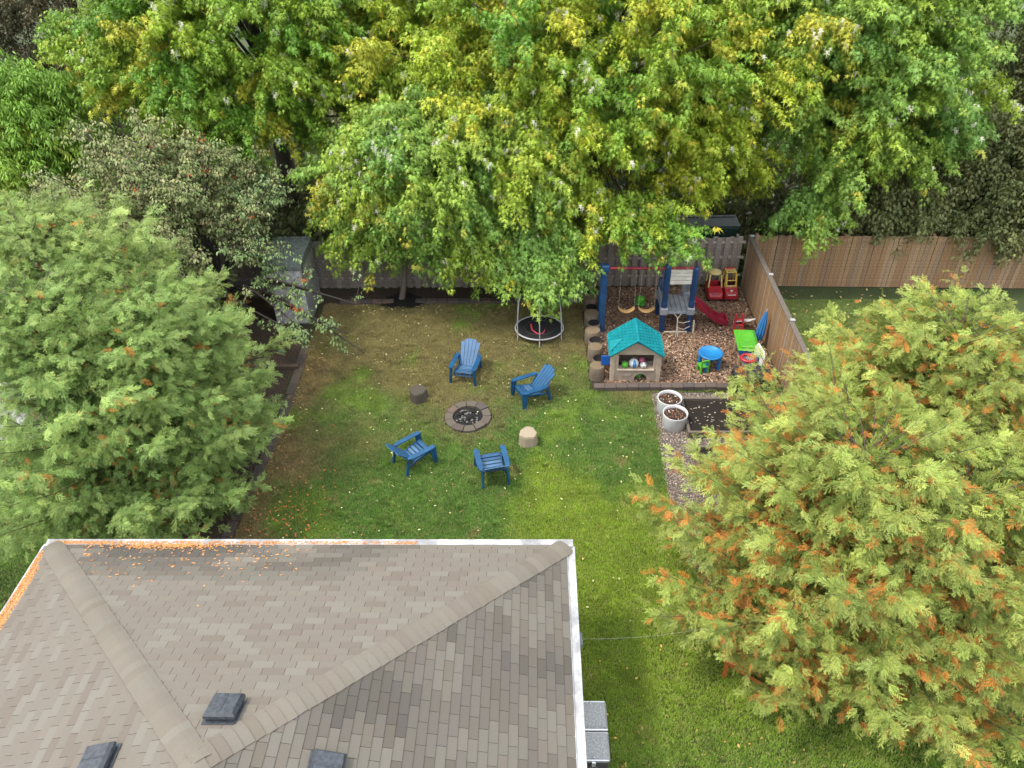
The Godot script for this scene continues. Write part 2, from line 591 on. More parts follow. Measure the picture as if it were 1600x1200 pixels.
func roof_face(origin: Vector3, u: Vector3, v: Vector3, poly: PackedVector2Array, rows: int, width: float, dark: float, out: Array) -> void:
	var ex := 0.142
	var tw := 0.318
	var up := u.cross(v).normalized()
	if up.y < 0:
		up = -up
	for r in rows:
		var shift := (tw * 0.5 if r % 2 else 0.0) + rf(-0.03, 0.03)
		for c in range(-1, int(width / tw) + 2):
			var a := c * tw + shift
			var rect := PackedVector2Array([Vector2(a + 0.003, r * ex), Vector2(a + tw - 0.003, r * ex), Vector2(a + tw - 0.003, r * ex + ex + 0.012), Vector2(a + 0.003, r * ex + ex + 0.012)])
			var whole := true
			for q in rect:
				if not Geometry2D.is_point_in_polygon(q, poly):
					whole = false
			var mid := origin + u * (a + tw / 2) + v * (r + 0.5) * ex
			var tone := rng.randi() % 5
			if rng.randf() < 0.35:
				tone = 1
			var stain_shade := lump_noise.get_noise_2d(mid.x * 2.2 + 30.0, mid.z * 3.0) + 0.25
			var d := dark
			if u.x > 0.5:  # the algae staining beside the gutter under the cedar
				d = maxf(d, clampf(1.25 - (r * ex) / 1.0, 0.0, 1.0) * clampf(0.35 + stain_shade * 1.8, 0.0, 1.0) * smoothstep(7.6, 4.0, a))
			else:
				d *= clampf(0.6 + stain_shade * 1.2, 0.0, 1.3)  # noise mottles the shade painted on the right slope
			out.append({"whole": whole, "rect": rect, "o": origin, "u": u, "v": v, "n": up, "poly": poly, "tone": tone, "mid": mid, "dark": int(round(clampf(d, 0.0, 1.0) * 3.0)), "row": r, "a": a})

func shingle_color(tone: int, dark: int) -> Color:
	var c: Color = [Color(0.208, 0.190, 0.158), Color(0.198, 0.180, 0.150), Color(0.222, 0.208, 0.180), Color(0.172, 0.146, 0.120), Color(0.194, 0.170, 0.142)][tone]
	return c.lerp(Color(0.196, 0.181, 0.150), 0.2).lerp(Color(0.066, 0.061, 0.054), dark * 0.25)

func tab_into(s: Shape, poly: PackedVector2Array, v0: float) -> void:
	# poly in face coordinates (x along the eave, y up the slope, z off the roof)
	var top := []
	var low := []
	for p in poly:
		var t := clampf((p.y - v0) / 0.154, 0.0, 1.0)
		top.append(Vector3(p.x, p.y, lerpf(0.016, 0.003, t)))
		low.append(Vector3(p.x, p.y, -0.002))
	var mid := Vector3.ZERO
	for p in low:
		mid += p
	mid = mid / low.size() - Vector3(0, 0, 0.02)
	s.face(top, mid)
	for i in poly.size():
		var k := (i + 1) % poly.size()
		s.face([low[i], low[k], top[k], top[i]], mid)

func make_house() -> void:
	var h := thing("house", "house under a brown-grey shingled hip roof with white gutters", "house", Vector3.ZERO)
	var x0 := -8.75
	var x1 := 0.55
	var z0 := -9.25
	var z1 := 4.75
	var half := (x1 - x0) / 2
	var nrm := sqrt(1.0 + PITCH * PITCH)
	var sl := half * nrm
	var w := Shape.new()
	w.box(Vector3((x0 + x1) / 2, 1.24, (z0 + z1) / 2), Vector3(x1 - x0 - 0.9, 2.48, z1 - z0 - 0.9), 0.0)
	build("wall", w, mats["brick_wall"], h)
	var so := Shape.new()
	so.box(Vector3((x0 + x1) / 2, 2.51, (z0 + z1) / 2), Vector3(x1 - x0 - 0.02, 0.05, z1 - z0 - 0.02), 0.0)
	build("soffit", so, mats["white_paint"], h)
	var apex_a := Vector3((x0 + x1) / 2, EAVE + half * PITCH, z0 + half)
	var apex_b := Vector3((x0 + x1) / 2, EAVE + half * PITCH, z1 - half)
	var c00 := Vector3(x0, EAVE, z0)
	var c10 := Vector3(x1, EAVE, z0)
	var c11 := Vector3(x1, EAVE, z1)
	var c01 := Vector3(x0, EAVE, z1)
	var rd := Shape.new()
	var inside := (apex_a + apex_b) / 2 - Vector3(0, 1.2, 0)
	rd.face([c00, c10, apex_a], inside)
	rd.face([c10, c11, apex_b, apex_a], inside)
	rd.face([c11, c01, apex_b], inside)
	rd.face([c01, c00, apex_a, apex_b], inside)
	var roof := build("roof", rd, mats["roof_deck"], h)
	var tabs := []
	var ln := z1 - z0
	var rows := int(sl / 0.142) + 1
	var tri_poly := v2s([0, 0, x1 - x0, 0, half, sl])
	var side_poly := v2s([0, 0, ln, 0, ln - half, sl, half, sl])
	roof_face(c00, Vector3.RIGHT, Vector3(0, PITCH, 1) / nrm, tri_poly, rows, x1 - x0, 0.06, tabs)
	roof_face(c10, Vector3.BACK, Vector3(-1, PITCH, 0) / nrm, side_poly, rows, ln, 0.72, tabs)  # slope turned from the sun: its shade is put into the shingle colour
	roof_face(c00, Vector3.BACK, Vector3(1, PITCH, 0) / nrm, side_poly, rows, ln, 0.04, tabs)
	roof_face(c01, Vector3.RIGHT, Vector3(0, PITCH, -1) / nrm, tri_poly, rows, x1 - x0, 0.1, tabs)
	var eye := Vector3(0, 13.4, 0)
	var pick := []
	for t in tabs:
		var in_cap := false
		if t.whole and t.mid.z < -4.3:
			# clear of the hip caps
			var q: Vector2 = (t.rect[0] + t.rect[2]) / 2
			if t.u.x > 0.5:
				in_cap = q.y > minf(q.x, (x1 - x0) - q.x) * nrm - 0.32
			else:
				in_cap = q.y > q.x * nrm - 0.32
			var rel: Vector3 = t.mid - eye
			if not in_cap and absf(rel.x / rel.length()) < 0.58:
				pick.append(t)
	pick.sort_custom(func(a, b): return a.mid.distance_squared_to(eye) < b.mid.distance_squared_to(eye))
	var shared := {}
	for i in mini(300, pick.size()):
		var t = pick[i]
		t.single = true
		var key := Vector2i(t.tone, t.dark)
		if not shared.has(key):
			var s := Shape.new()
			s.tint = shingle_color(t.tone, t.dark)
			tab_into(s, v2s([0.003, 0, 0.315, 0, 0.315, 0.154, 0.003, 0.154]), 0.0)
			shared[key] = s.mesh()
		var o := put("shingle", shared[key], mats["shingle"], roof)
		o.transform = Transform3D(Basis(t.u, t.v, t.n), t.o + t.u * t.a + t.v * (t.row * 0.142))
	var rest := Shape.new()
	for t in tabs:
		if t.has("single"):
			continue
		var polys := [t.rect] if t.whole else Geometry2D.intersect_polygons(t.rect, t.poly)
		for pl in polys:
			if pl.size() < 3:
				continue
			var s := Shape.new()
			var xf := Transform3D(Basis(t.u, t.v, t.n), t.o)
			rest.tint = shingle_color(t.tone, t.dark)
			var top := []
			var low := []
			for p in pl:
				var k := clampf((p.y - t.row * 0.142) / 0.154, 0.0, 1.0)
				top.append(xf * Vector3(p.x, p.y, lerpf(0.016, 0.003, k)))
				low.append(xf * Vector3(p.x, p.y, -0.002))
			var mid := Vector3.ZERO
			for p in low:
				mid += p
			mid = mid / low.size() - t.n * 0.02
			rest.face(top, mid)
			for i in pl.size():
				rest.face([low[i], low[(i + 1) % pl.size()], top[(i + 1) % pl.size()], top[i]], mid)
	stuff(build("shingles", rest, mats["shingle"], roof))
	# caps over hips and ridge
	var nb := Vector3(0, 1, -PITCH).normalized()
	var nr := Vector3(PITCH, 1, 0).normalized()
	var nl := Vector3(-PITCH, 1, 0).normalized()
	var nf := Vector3(0, 1, PITCH).normalized()
	caps(c00, apex_a, nb, nl, roof, "hip_cap", true)
	caps(c10, apex_a, nb, nr, roof, "hip_cap", true)
	caps(apex_b, apex_a, nl, nr, roof, "ridge_cap", true)
	caps(c11, apex_b, nf, nr, roof, "hip_cap", false)
	caps(c01, apex_b, nf, nl, roof, "hip_cap", false)
	# gutters with fascia
	for e in [[c00, c10, Vector3(0, 0, -1)], [c10, c11, Vector3(1, 0, 0)], [c00, c01, Vector3(-1, 0, 0)], [c01, c11, Vector3(0, 0, 1)]]:
		var g := Shape.new()
		var a: Vector3 = e[0]
		var b: Vector3 = e[1]
		var o: Vector3 = e[2]
		var d := (b - a).normalized()
		a -= d * 0.12
		b += d * 0.12
		if absf(o.x) > 0.5:
			a += d * 0.135
			b -= d * 0.135
		var down := Vector3(0, -0.02, 0)
		g.bar(a + o * 0.0 + down * 3, b + down * 3, 0.016, 0.12, 0.002, Vector3.UP.cross(d))
		g.bar(a + o * 0.112 + down * 2.6, b + o * 0.112 + down * 2.6, 0.016, 0.10, 0.003, Vector3.UP.cross(d))
		g.bar(a + o * 0.126 + down * 0.4, b + o * 0.126 + down * 0.4, 0.036, 0.014, 0.004, Vector3.UP.cross(d))
		g.bar(a + o * 0.06 + down * 5, b + o * 0.06 + down * 5, 0.12, 0.012, 0.002, Vector3.UP.cross(d))
		g.bar(a - o * 0.015 + Vector3(0, 0.013, 0), b - o * 0.015 + Vector3(0, 0.013, 0), 0.05, 0.006, 0.001, Vector3.UP.cross(d))
		g.bar(a + o * 0.058 + down * 0.7, b + o * 0.058 + down * 0.7, 0.104, 0.010, 0.003, Vector3.UP.cross(d))
		build("gutter", g, mats["white_paint"], h)
	# roof vents
	for q in [[-4.03, -5.36, "b", "vent"], [-5.5, -4.78, "l", "vent"], [-2.62, -4.72, "r", "vent"]]:
		var n: Vector3 = {"b": nb, "l": nl, "r": nr}[q[2]]
		var y: float = EAVE + PITCH * {"b": q[1] - z0, "l": q[0] - x0, "r": x1 - q[0]}[q[2]]
		var slope: Vector3 = {"b": Vector3(0, PITCH, 1), "l": Vector3(1, PITCH, 0), "r": Vector3(-1, PITCH, 0)}[q[2]].normalized()
		var bs := Basis(n.cross(slope).normalized() * -1.0, n, slope)
		if bs.determinant() < 0:
			bs.x = -bs.x
		var vt := Node3D.new()
		vt.name = "roof_vent"
		roof.add_child(vt, true)
		vt.transform = Transform3D(bs, Vector3(q[0], y, q[1]) + n * 0.01)
		var f := Shape.new()
		f.box(Vector3(0, 0.012, 0.02), Vector3(0.44, 0.012, 0.44), 0.003)
		f.box(Vector3(0, 0.045, 0), Vector3(0.36, 0.07, 0.36), 0.006)
		var hood := []
		for yy in [[0.205, 0.06], [0.205, 0.10], [0.17, 0.145]]:
			hood.append([Vector3(-yy[0], yy[1], -yy[0]), Vector3(yy[0], yy[1], -yy[0]), Vector3(yy[0], yy[1], yy[0]), Vector3(-yy[0], yy[1], yy[0])])
		for r in 2:
			for k in 4:
				f.face([hood[r][k], hood[r][(k + 1) % 4], hood[r + 1][(k + 1) % 4], hood[r + 1][k]], Vector3(0, 0.08, 0))
		f.face(hood[2], Vector3.ZERO)
		f.face(hood[0], Vector3(0, 0.2, 0))
		f.box(Vector3(0, 0.147, 0), Vector3(0.02, 0.006, 0.3), 0.002)
		put("vent_hood", f.mesh(), mats[q[3]], vt)
	# dryer hood on the wall under the side gutter
	var dv := Shape.new()
	dv.box(Vector3(0.66, 2.2, -7.6), Vector3(0.20, 0.14, 0.26), 0.03)
	dv.box(Vector3(0.35, 2.2, -7.6), Vector3(0.5, 0.08, 0.12), 0.01)
	build("flood_lamp", dv, mats["vent_pale"], h)

func caps(a: Vector3, b: Vector3, n1: Vector3, n2: Vector3, roof: Node3D, called: String, singly: bool) -> void:
	var d := (b - a).normalized()
	var s1 := n1.cross(d).normalized()
	var s2 := n2.cross(d).normalized()
	var mid := ((n1 + n2) / 2).normalized()
	# each side direction must run down its own face
	if s1.dot(n2) > 0.0:
		s1 = -s1
	if s2.dot(n1) > 0.0:
		s2 = -s2
	var length := a.distance_to(b)
	var ex := 0.148
	var all := Shape.new()
	var wv := 0.185
	for i in int(length / ex) + 1:
		var t0 := i * ex
		var t1 := minf(t0 + ex + 0.03, length + 0.05)
		var s := Shape.new() if singly else all
		var tone := rng.randi() % 5
		if rng.randf() < 0.4:
			tone = 0
		s.tint = shingle_color(tone, 0).lerp(Color(0.205, 0.183, 0.150), 0.4) * rf(0.95, 1.06)
		var rows := []
		for e in [[t0, 0.034], [t1, 0.020]]:
			var o = a + d * e[0]
			var j := rf(-0.006, 0.006)
			var hgt: float = e[1]
			rows.append([o + s1 * (wv + j) + n1 * (hgt - 0.004), o + s1 * 0.10 + n1 * (hgt + 0.004), o + s1 * 0.04 + n1 * (hgt + 0.002), o + mid * (hgt - 0.002), o + s2 * 0.04 + n2 * (hgt + 0.002), o + s2 * 0.10 + n2 * (hgt + 0.004), o + s2 * (wv + j) + n2 * (hgt - 0.004)])
		for k in 6:
			s.quad(rows[0][k], rows[0][k + 1], rows[1][k + 1], rows[1][k], 1 if k == 2 or k == 3 else -1)
		var drop := -mid * 0.016
		for k in 6:
			s.quad(rows[0][k] - mid * 0.022, rows[0][k + 1] - mid * 0.022, rows[0][k + 1], rows[0][k])
		for k in [0, 6]:
			s.quad(rows[0][k], rows[1][k], rows[1][k] + drop, rows[0][k] + drop)
		if singly:
			put(called, s.mesh(), mats["shingle"], roof)
	if not singly:
		stuff(build(called + "s", all, mats["shingle"], roof))

# ---------------------------------------------------------------- fences
func board_mesh(w: float, h: float, d: float, dog := 0.0) -> Mesh:
	var s := Shape.new()
	if dog > 0.0:
		s.prism(v2s([-w / 2, 0, w / 2, 0, w / 2, h - dog, w / 2 - dog, h, -w / 2 + dog, h, -w / 2, h - dog]), d)
	else:
		s.box(Vector3(0, h / 2, 0), Vector3(w, h, d), 0.004)
	return s.mesh()

func make_fences() -> void:
	# the old shadowbox fence across the back
	var f := thing("old_fence", "weathered grey board fence with boards on both sides, behind the play area", "fence", Vector3(-10.2, 0, -22.5))
	var bm := [board_mesh(0.165, 1.72, 0.018, 0.02), board_mesh(0.16, 1.69, 0.018, 0.02)]
	var n := int(16.9 / 0.262)
	for i in n:
		for side in [0, 1]:
			var o := put("board", bm[rng.randi() % 2], mats["old_board_%d" % (rng.randi() % 4)], f)
			o.position = Vector3(0.08 + i * 0.262 + (0.131 if side else 0.0), rf(0.02, 0.05), 0.032 if side == 0 else -0.032)
			o.rotation.z = rf(-0.008, 0.008)
	for y in [0.40, 1.05, 1.58]:
		var r := Shape.new()
		r.box(Vector3(8.45, y, 0), Vector3(16.9, 0.085, 0.042), 0.004)
		build("rail", r, mats["rail_wood"], f)
	for i in 7:
		var p := Shape.new()
		p.box(Vector3(0.2 + i * 2.74, 0.9, -0.10), Vector3(0.09, 1.8, 0.09), 0.006)
		build("post", p, mats["old_board_1"], f)
	# cedar fence down the side of the play area
	var g := thing("cedar_side_fence", "brown cedar board fence along the side of the play area with a flat cap rail", "fence", Vector3(6.78, 0, -22.55))
	var cm := [board_mesh(0.136, 1.76, 0.018), board_mesh(0.132, 1.75, 0.018)]
	var k := 0
	var z := 0.08
	while z < 9.5:
		var o := put("board", cm[k % 2], mats["cedar_board_%d" % (rng.randi() % 6)], g)
		o.position = Vector3(rf(-0.003, 0.003), 0.03, z)
		o.rotation.y = PI / 2
		k += 1
		z += 0.140
	var cap := Shape.new()
	cap.box(Vector3(0.02, 1.81, 4.79), Vector3(0.14, 0.035, 9.58), 0.006)
	build("cap_rail", cap, mats["bed_wood_z"], g)
	for y in [0.35, 1.5]:
		var r := Shape.new()
		r.box(Vector3(0.04, y, 4.79), Vector3(0.04, 0.09, 9.5), 0.004)
		build("rail", r, mats["bed_wood_z"], g)
	for i in 4:
		var p := Shape.new()
		p.box(Vector3(0.07, 0.9, 0.15 + i * 2.4), Vector3(0.09, 1.80, 0.09), 0.006)
		var po := build("post", p, mats["cedar_board_4"], g)
		var pc := Shape.new()
		pc.box(Vector3(0.06, 1.85, 0.15 + i * 2.4), Vector3(0.13, 0.035, 0.11), 0.01)
		build("post_cap", pc, mats["post_cap"], po)
		var tr := Shape.new()
		tr.box(Vector3(-0.016, 0.9, 0.15 + i * 2.4), Vector3(0.012, 1.76, 0.05), 0.003)
		build("batten", tr, mats["rail_wood"], g)
	# cedar fence across the neighbour's lawn
	var q := thing("cedar_back_fence", "newer orange-brown cedar fence across the far end of the next lawn", "fence", Vector3(6.95, 0, -22.42), deg_to_rad(-2.0))
	var cw := [board_mesh(0.139, 1.82, 0.018), board_mesh(0.135, 1.81, 0.018), board_mesh(0.138, 1.83, 0.018)]
	for i in 96:
		var o := put("board", cw[rng.randi() % 3], mats["cedar_board_%d" % (rng.randi() % 6)], q)
		o.position = Vector3(0.07 + i * 0.1425, 0.03, rf(-0.004, 0.004))
		o.rotation.z = rf(-0.006, 0.006)
		o.scale.y = rf(0.99, 1.008)
	for y in [0.35, 1.5]:
		var r := Shape.new()
		r.box(Vector3(6.85, y, -0.035), Vector3(13.7, 0.09, 0.04), 0.004)
		build("rail", r, mats["rail_wood"], q)
	for i in 6:
		var p := Shape.new()
		p.box(Vector3(0.06 + i * 2.7, 0.94, -0.09), Vector3(0.09, 1.88, 0.09), 0.008)
		build("post", p, mats["cedar_board_2"], q)
	# grey fence on the far side of the apple tree
	var s := thing("grey_side_fence", "grey board fence between the apple tree and the neighbour's patio", "fence", Vector3(-10.3, 0, -22.3))
	for i in 60:
		var o := put("board", cm[i % 2], mats["old_board_%d" % (rng.randi() % 4)], s)
		o.position = Vector3(0, 0.03, 0.08 + i * 0.148)
		o.rotation.y = PI / 2
	for y in [0.4, 1.45]:
		var r := Shape.new()
		r.box(Vector3(0.035, y, 4.47), Vector3(0.04, 0.09, 8.9), 0.004)
		build("rail", r, mats["rail_wood"], s)
	var sc := Shape.new()
	sc.box(Vector3(0.01, 1.80, 4.47), Vector3(0.13, 0.03, 8.94), 0.005)
	build("cap_rail", sc, mats["rail_wood"], s)
	# far brown fence seen between the trees
	var ff := thing("far_fence", "brown picket fence far behind the pale-leaved apple tree", "fence", Vector3(-25.0, 0, -31.4))
	for i in 66:
		var o := put("board", cw[i % 3], mats["old_board_%d" % (rng.randi() % 4)], ff)
		o.position = Vector3(i * 0.165, 0.02, 0)
	for y in [0.4, 1.5]:
		var r := Shape.new()
		r.box(Vector3(5.4, y, -0.035), Vector3(10.9, 0.09, 0.04), 0.004)
		build("rail", r, mats["rail_wood"], ff)

# ---------------------------------------------------------------- edging
func log_round(r: float, h: float, top: Material, parent: Node3D, at: Vector3, hollow: bool) -> void:
	var s := Shape.new()
	var prof := [[r * 1.03, 0.0], [r, h * 0.5], [r * 0.98, h - 0.015], [r * 0.93, h]]
	s.lathe(prof, 16)
	var o := build("log", s, mats["log_side"], parent)
	o.position = at
	o.rotation.y = rf(0, TAU)
	o.scale = Vector3(rf(0.93, 1.07), 1, rf(0.93, 1.07))
	var t := Shape.new()
	if hollow:
		t.lathe([[r * 0.93, h], [r * 0.80, h - 0.005], [r * 0.74, h - 0.07], [0.0, h - 0.09]], 16)
	else:
		t.lathe([[r * 0.93, h], [r * 0.5, h + 0.006], [0.0, h + 0.004]], 16)
	build("cut_top", t, top, o)

func make_edging() -> void:
	var l := thing("log_border", "border of upright cut logs with pale and dark tops between lawn and play area", "log edging", Vector3(1.74, 0, -22.0))
	for i in 11:
		var dark := i % 2 == 1
		log_round(rf(0.205, 0.235) if not dark else 0.19, 0.40 + (0.05 if not dark else -0.04) + rf(-0.03, 0.03), mats["log_hollow"] if dark else mats["log_top"], l, Vector3((0.05 if dark else -0.02) + rf(-0.03, 0.03), 0.0, i * 0.445), dark)
	var b := thing("stone_block_border", "low border of brown-grey concrete blocks along the front of the play area", "stone edging", Vector3(1.62, 0, -17.0))
	for i in 13:
		var s := Shape.new()
		s.box(Vector3(0, 0.08, 0), Vector3(0.296, 0.16, 0.2), 0.012)
		var o := build("block", s, mats["block_%d" % (rng.randi() % 4)], b)
		o.position = Vector3(0.15 + i * 0.304, rf(-0.006, 0.004), rf(-0.008, 0.008))
		o.rotation.y = rf(-0.015, 0.015)
	var c := thing("back_bed_border", "low concrete edging between the lawn and the mulch bed by the old fence", "stone edging", Vector3(-6.1, 0, -21.55))
	for i in 21:
		if i >= 5 and i <= 6:
			continue
		var s := Shape.new()
		s.box(Vector3(0, 0.06, 0), Vector3(0.34, 0.13, 0.2), 0.012)
		var o := build("block", s, mats["block_%d" % (rng.randi() % 4)], c)
		o.position = Vector3(i * 0.35, rf(-0.01, 0.004), rf(-0.012, 0.012))
		o.rotation.y = rf(-0.02, 0.02)
	var p := thing("paver_border", "dark paver strip along the lawn beside the cedar bed", "paver edging", Vector3(-6.84, 0, -18.9))
	for i in 17:
		var s := Shape.new()
		s.box(Vector3(0, 0.02, 0), Vector3(0.25, 0.06, 0.455), 0.01)
		var o := build("paver", s, mats["paver_%d" % (rng.randi() % 3)], p)
		o.position = Vector3(rf(-0.02, 0.02) + 0.12 * sin(i * 0.25), rf(-0.008, 0.006), i * 0.465)
		o.rotation.y = rf(-0.04, 0.04)
	var pl := Shape.new()
	pl.box(Vector3(-7.48, 0.07, -18.05), Vector3(1.35, 0.13, 0.15), 0.01)
	tag(build("timber_beam", pl, mats["beam_wood"]), "old timber beam lying across the leaf littered bed", "beam")
	var sh := Shape.new()
	sh.bar(Vector3(-7.42, 0.05, -18.75), Vector3(-7.36, 0.28, -18.5), 0.025, 0.025, 0.005)
	sh.box(Vector3(-7.35, 0.30, -18.46), Vector3(0.13, 0.16, 0.02), 0.008, Basis(Vector3.RIGHT, 0.5))
	tag(build("toy_shovel", sh, mats["water_blue"]), "small blue shovel stuck in the leaf littered bed", "shovel")

# ---------------------------------------------------------------- planters and beds
func make_beds() -> void:
	var labels := ["white round planter touching the end of the block border", "white round planter standing in front of another like it"]
	var at := [Vector3(3.54, 0, -16.12), Vector3(3.60, 0, -15.50)]
	for i in 2:
		var t := thing("round_planter", labels[i], "planter", at[i], 0.0, "white planters beside the raised bed")
		var s := Shape.new()
		s.lathe([[0.29, 0.0], [0.305, 0.02], [0.318, 0.40], [0.322, 0.425], [0.312, 0.43], [0.298, 0.42], [0.29, 0.33]], 40)
		build("pot", s, mats["pot_white"], t)
		var e := Shape.new()
		var prof := []
		for k in 7:
			prof.append([0.296 * (1.0 - k / 6.0), 0.335 + 0.03 * sin(k * 0.4) + (0.012 if k % 2 else 0.0)])
		e.lathe(prof, 24)
		build("soil", e, mats["pot_soil"], t)
	bed("timber raised bed of dark soil beside the white planters", Vector3(4.92, 0, -15.68), 2.1, 1.42, 0.22)
	bed("low timber raised bed half hidden under the orange-tipped cedar", Vector3(4.75, 0, -13.78), 1.7, 1.42, 0.22)
	var bb := thing("black_storage_bin", "black plastic bin at the corner of the block border by the cedar fence", "bin", Vector3(5.84, 0, -16.95))
	var s := Shape.new()
	var lo := [Vector3(-0.50, 0, -0.30), Vector3(0.50, 0, -0.30), Vector3(0.50, 0, 0.30), Vector3(-0.50, 0, 0.30)]
	var hi := [Vector3(-0.46, 0.60, -0.27), Vector3(0.46, 0.60, -0.27), Vector3(0.46, 0.54, 0.27), Vector3(-0.46, 0.54, 0.27)]
	for k in 4:
		s.face([lo[k], lo[(k + 1) % 4], hi[(k + 1) % 4], hi[k]], Vector3(0, 0.3, 0))
	s.face(lo, Vector3(0, 0.3, 0))
	for k in 4:
		s.bar(hi[k] + Vector3(0, -0.03, 0), hi[(k + 1) % 4] + Vector3(0, -0.03, 0), 0.03, 0.03, 0.006)
	build("body", s, mats["black_plastic"], bb)
	var ld := Shape.new()
	ld.box(Vector3(0, 0.585, 0), Vector3(0.98, 0.03, 0.60), 0.012, Basis(Vector3.RIGHT, 0.11))
	ld.box(Vector3(0, 0.605, 0.02), Vector3(0.8, 0.015, 0.42), 0.006, Basis(Vector3.RIGHT, 0.11))
	build("lid", ld, mats["black_plastic"], bb)

func bed(label: String, at: Vector3, w: float, d: float, h: float) -> void:
	var t := thing("raised_bed", label, "raised bed", at)
	var th := 0.07
	for s in [-1, 1]:
		var a := Shape.new()
		a.box(Vector3(0, h / 2, s * (d / 2 - th / 2)), Vector3(w, h, th), 0.008)
		build("plank", a, mats["bed_wood"], t)
		var b := Shape.new()
		b.box(Vector3(s * (w / 2 - th / 2), h / 2 - 0.004, 0), Vector3(th, h, d - 2 * th - 0.004), 0.008)
		build("plank", b, mats["bed_wood_z"], t)
	var so := Shape.new()
	var n := 9
	var hh := func(i: int, k: int) -> float: return h - 0.09 + 0.03 * lawn_noise.get_noise_2d(i * 2.1 + at.x, k * 2.3)
	for i in n:
		for k in n:
			var p := []
			for q in [[0, 0], [1, 0], [1, 1], [0, 1]]:
				p.append(Vector3(-w / 2 + th * 0.8 + (w - th * 1.6) * (i + q[0]) / n, hh.call(i + q[0], k + q[1]), -d / 2 + th * 0.8 + (d - th * 1.6) * (k + q[1]) / n))
			so.quad(p[0], p[1], p[2], p[3], 1)
	build("soil", so, mats["garden_soil"], t)

# ---------------------------------------------------------------- fire pit and stumps
func make_fire_pit() -> void:
	var t := thing("fire_pit", "round fire pit ringed with grey stone blocks and filled with ash", "fire pit", Vector3(-1.77, 0, -15.82))
	var n := 11
	for i in n:
		var s := Shape.new()
		var a0 := TAU * i / n + 0.02
		var a1 := TAU * (i + 1) / n - 0.02
		var hgt := 0.09 + rf(-0.012, 0.012)
		var r0 := 0.40
		var r1 := 0.615 + rf(-0.015, 0.015)
		var cnt := 4
		for k in cnt:
			var b0 := lerpf(a0, a1, k / float(cnt))
			var b1 := lerpf(a0, a1, (k + 1) / float(cnt))
			var p := []
			for e in [[r0, b0], [r1, b0], [r1, b1], [r0, b1]]:
				p.append(Vector3(cos(e[1]) * e[0], 0, sin(e[1]) * e[0]))
			var up := Vector3(0, hgt, 0)
			s.quad(p[0] + up, p[3] + up, p[2] + up, p[1] + up)
			s.quad(p[1], p[1] + up, p[2] + up, p[2])
			s.quad(p[0], p[3], p[3] + up, p[0] + up)
			if k == 0:
				s.quad(p[0], p[0] + up, p[1] + up, p[1])
			if k == cnt - 1:
				s.quad(p[3], p[2], p[2] + up, p[3] + up)
		build("stone", s, mats["pit_stone"] if i % 3 else mats["block_%d" % (i % 4)], t)
	var a := Shape.new()
	a.lathe([[0.42, 0.02], [0.3, 0.03], [0.15, 0.05], [0.0, 0.055]], 24)
	build("ash_bed", a, mats["ash"], t)
	for i in 9:
		var c := Shape.new()
		var ang := rf(0, TAU)
		var p := Vector3(rf(-0.2, 0.2), rf(0.05, 0.09), rf(-0.18, 0.18))
		var d := Vector3(cos(ang), rf(-0.12, 0.12), sin(ang)) * rf(0.06, 0.16)
		c.tube([p - d, p, p + d], [rf(0.02, 0.035), rf(0.025, 0.04), rf(0.012, 0.03)], 7)
		build("charred_log", c, mats["char"], t)
	for i in 34:
		var c := Shape.new()
		c.ball(Vector3(rf(0.02, 0.06), rf(0.01, 0.02), rf(0.02, 0.045)), Transform3D(Basis(Vector3.UP, rf(0, 6)), Vector3(rf(-0.28, 0.28), 0.062, rf(-0.25, 0.27))), 7, 4)
		build("pale_ash", c, mats["pale_ash"], t)
	stump("dark weathered log stump on the dry grass before the slatted chair", Vector3(-3.16, 0, -16.62), 0.235, 0.34, mats["stump_grey"], mats["stump_grey"])
	stump("pale barkless log stump on the green grass beside the fire pit", Vector3(-0.17, 0, -14.84), 0.225, 0.36, mats["stump_pale"], mats["stump_pale"])

func stump(label: String, at: Vector3, r: float, h: float, side: Material, top: Material) -> void:
	var t := thing("log_stump", label, "stump", at, rf(0, TAU), "log stumps round the fire pit")
	var s := Shape.new()
	var sides := 36
	var rows := [[1.06, 0.0], [1.0, 0.3], [0.97, 0.75], [0.95, 0.97], [0.90, 1.0]]
	for i in rows.size() - 1:
		for k in sides:
			var p := []
			for e in [[i, k], [i, k + 1], [i + 1, k + 1], [i + 1, k]]:
				var a: float = TAU * e[1] / sides
				var rr: float = r * rows[e[0]][0] * (1.0 + 0.07 * sin(a * 3.0 + 1.0 + at.x) + 0.04 * sin(a * 7.0 + at.z) + 0.03 * sin(a * 13.0) * (1.0 - rows[e[0]][1]))
				p.append(Vector3(cos(a) * rr, rows[e[0]][1] * h, sin(a) * rr))
			s.quad(p[0], p[1], p[2], p[3], 1)
	build("bark", s, side, t)
	var c := Shape.new()
	for k in sides:
		var a0 := TAU * k / sides
		var a1 := TAU * (k + 1) / sides
		var r0 := r * 0.9 * (1.0 + 0.07 * sin(a0 * 3.0 + 1.0 + at.x) + 0.04 * sin(a0 * 7.0 + at.z))
		var r1 := r * 0.9 * (1.0 + 0.07 * sin(a1 * 3.0 + 1.0 + at.x) + 0.04 * sin(a1 * 7.0 + at.z))
		c.tri(Vector3(0, h + 0.008, 0), Vector3(cos(a0) * r0, h, sin(a0) * r0), Vector3(cos(a1) * r1, h, sin(a1) * r1), 1)
	build("cut_face", c, top, t)

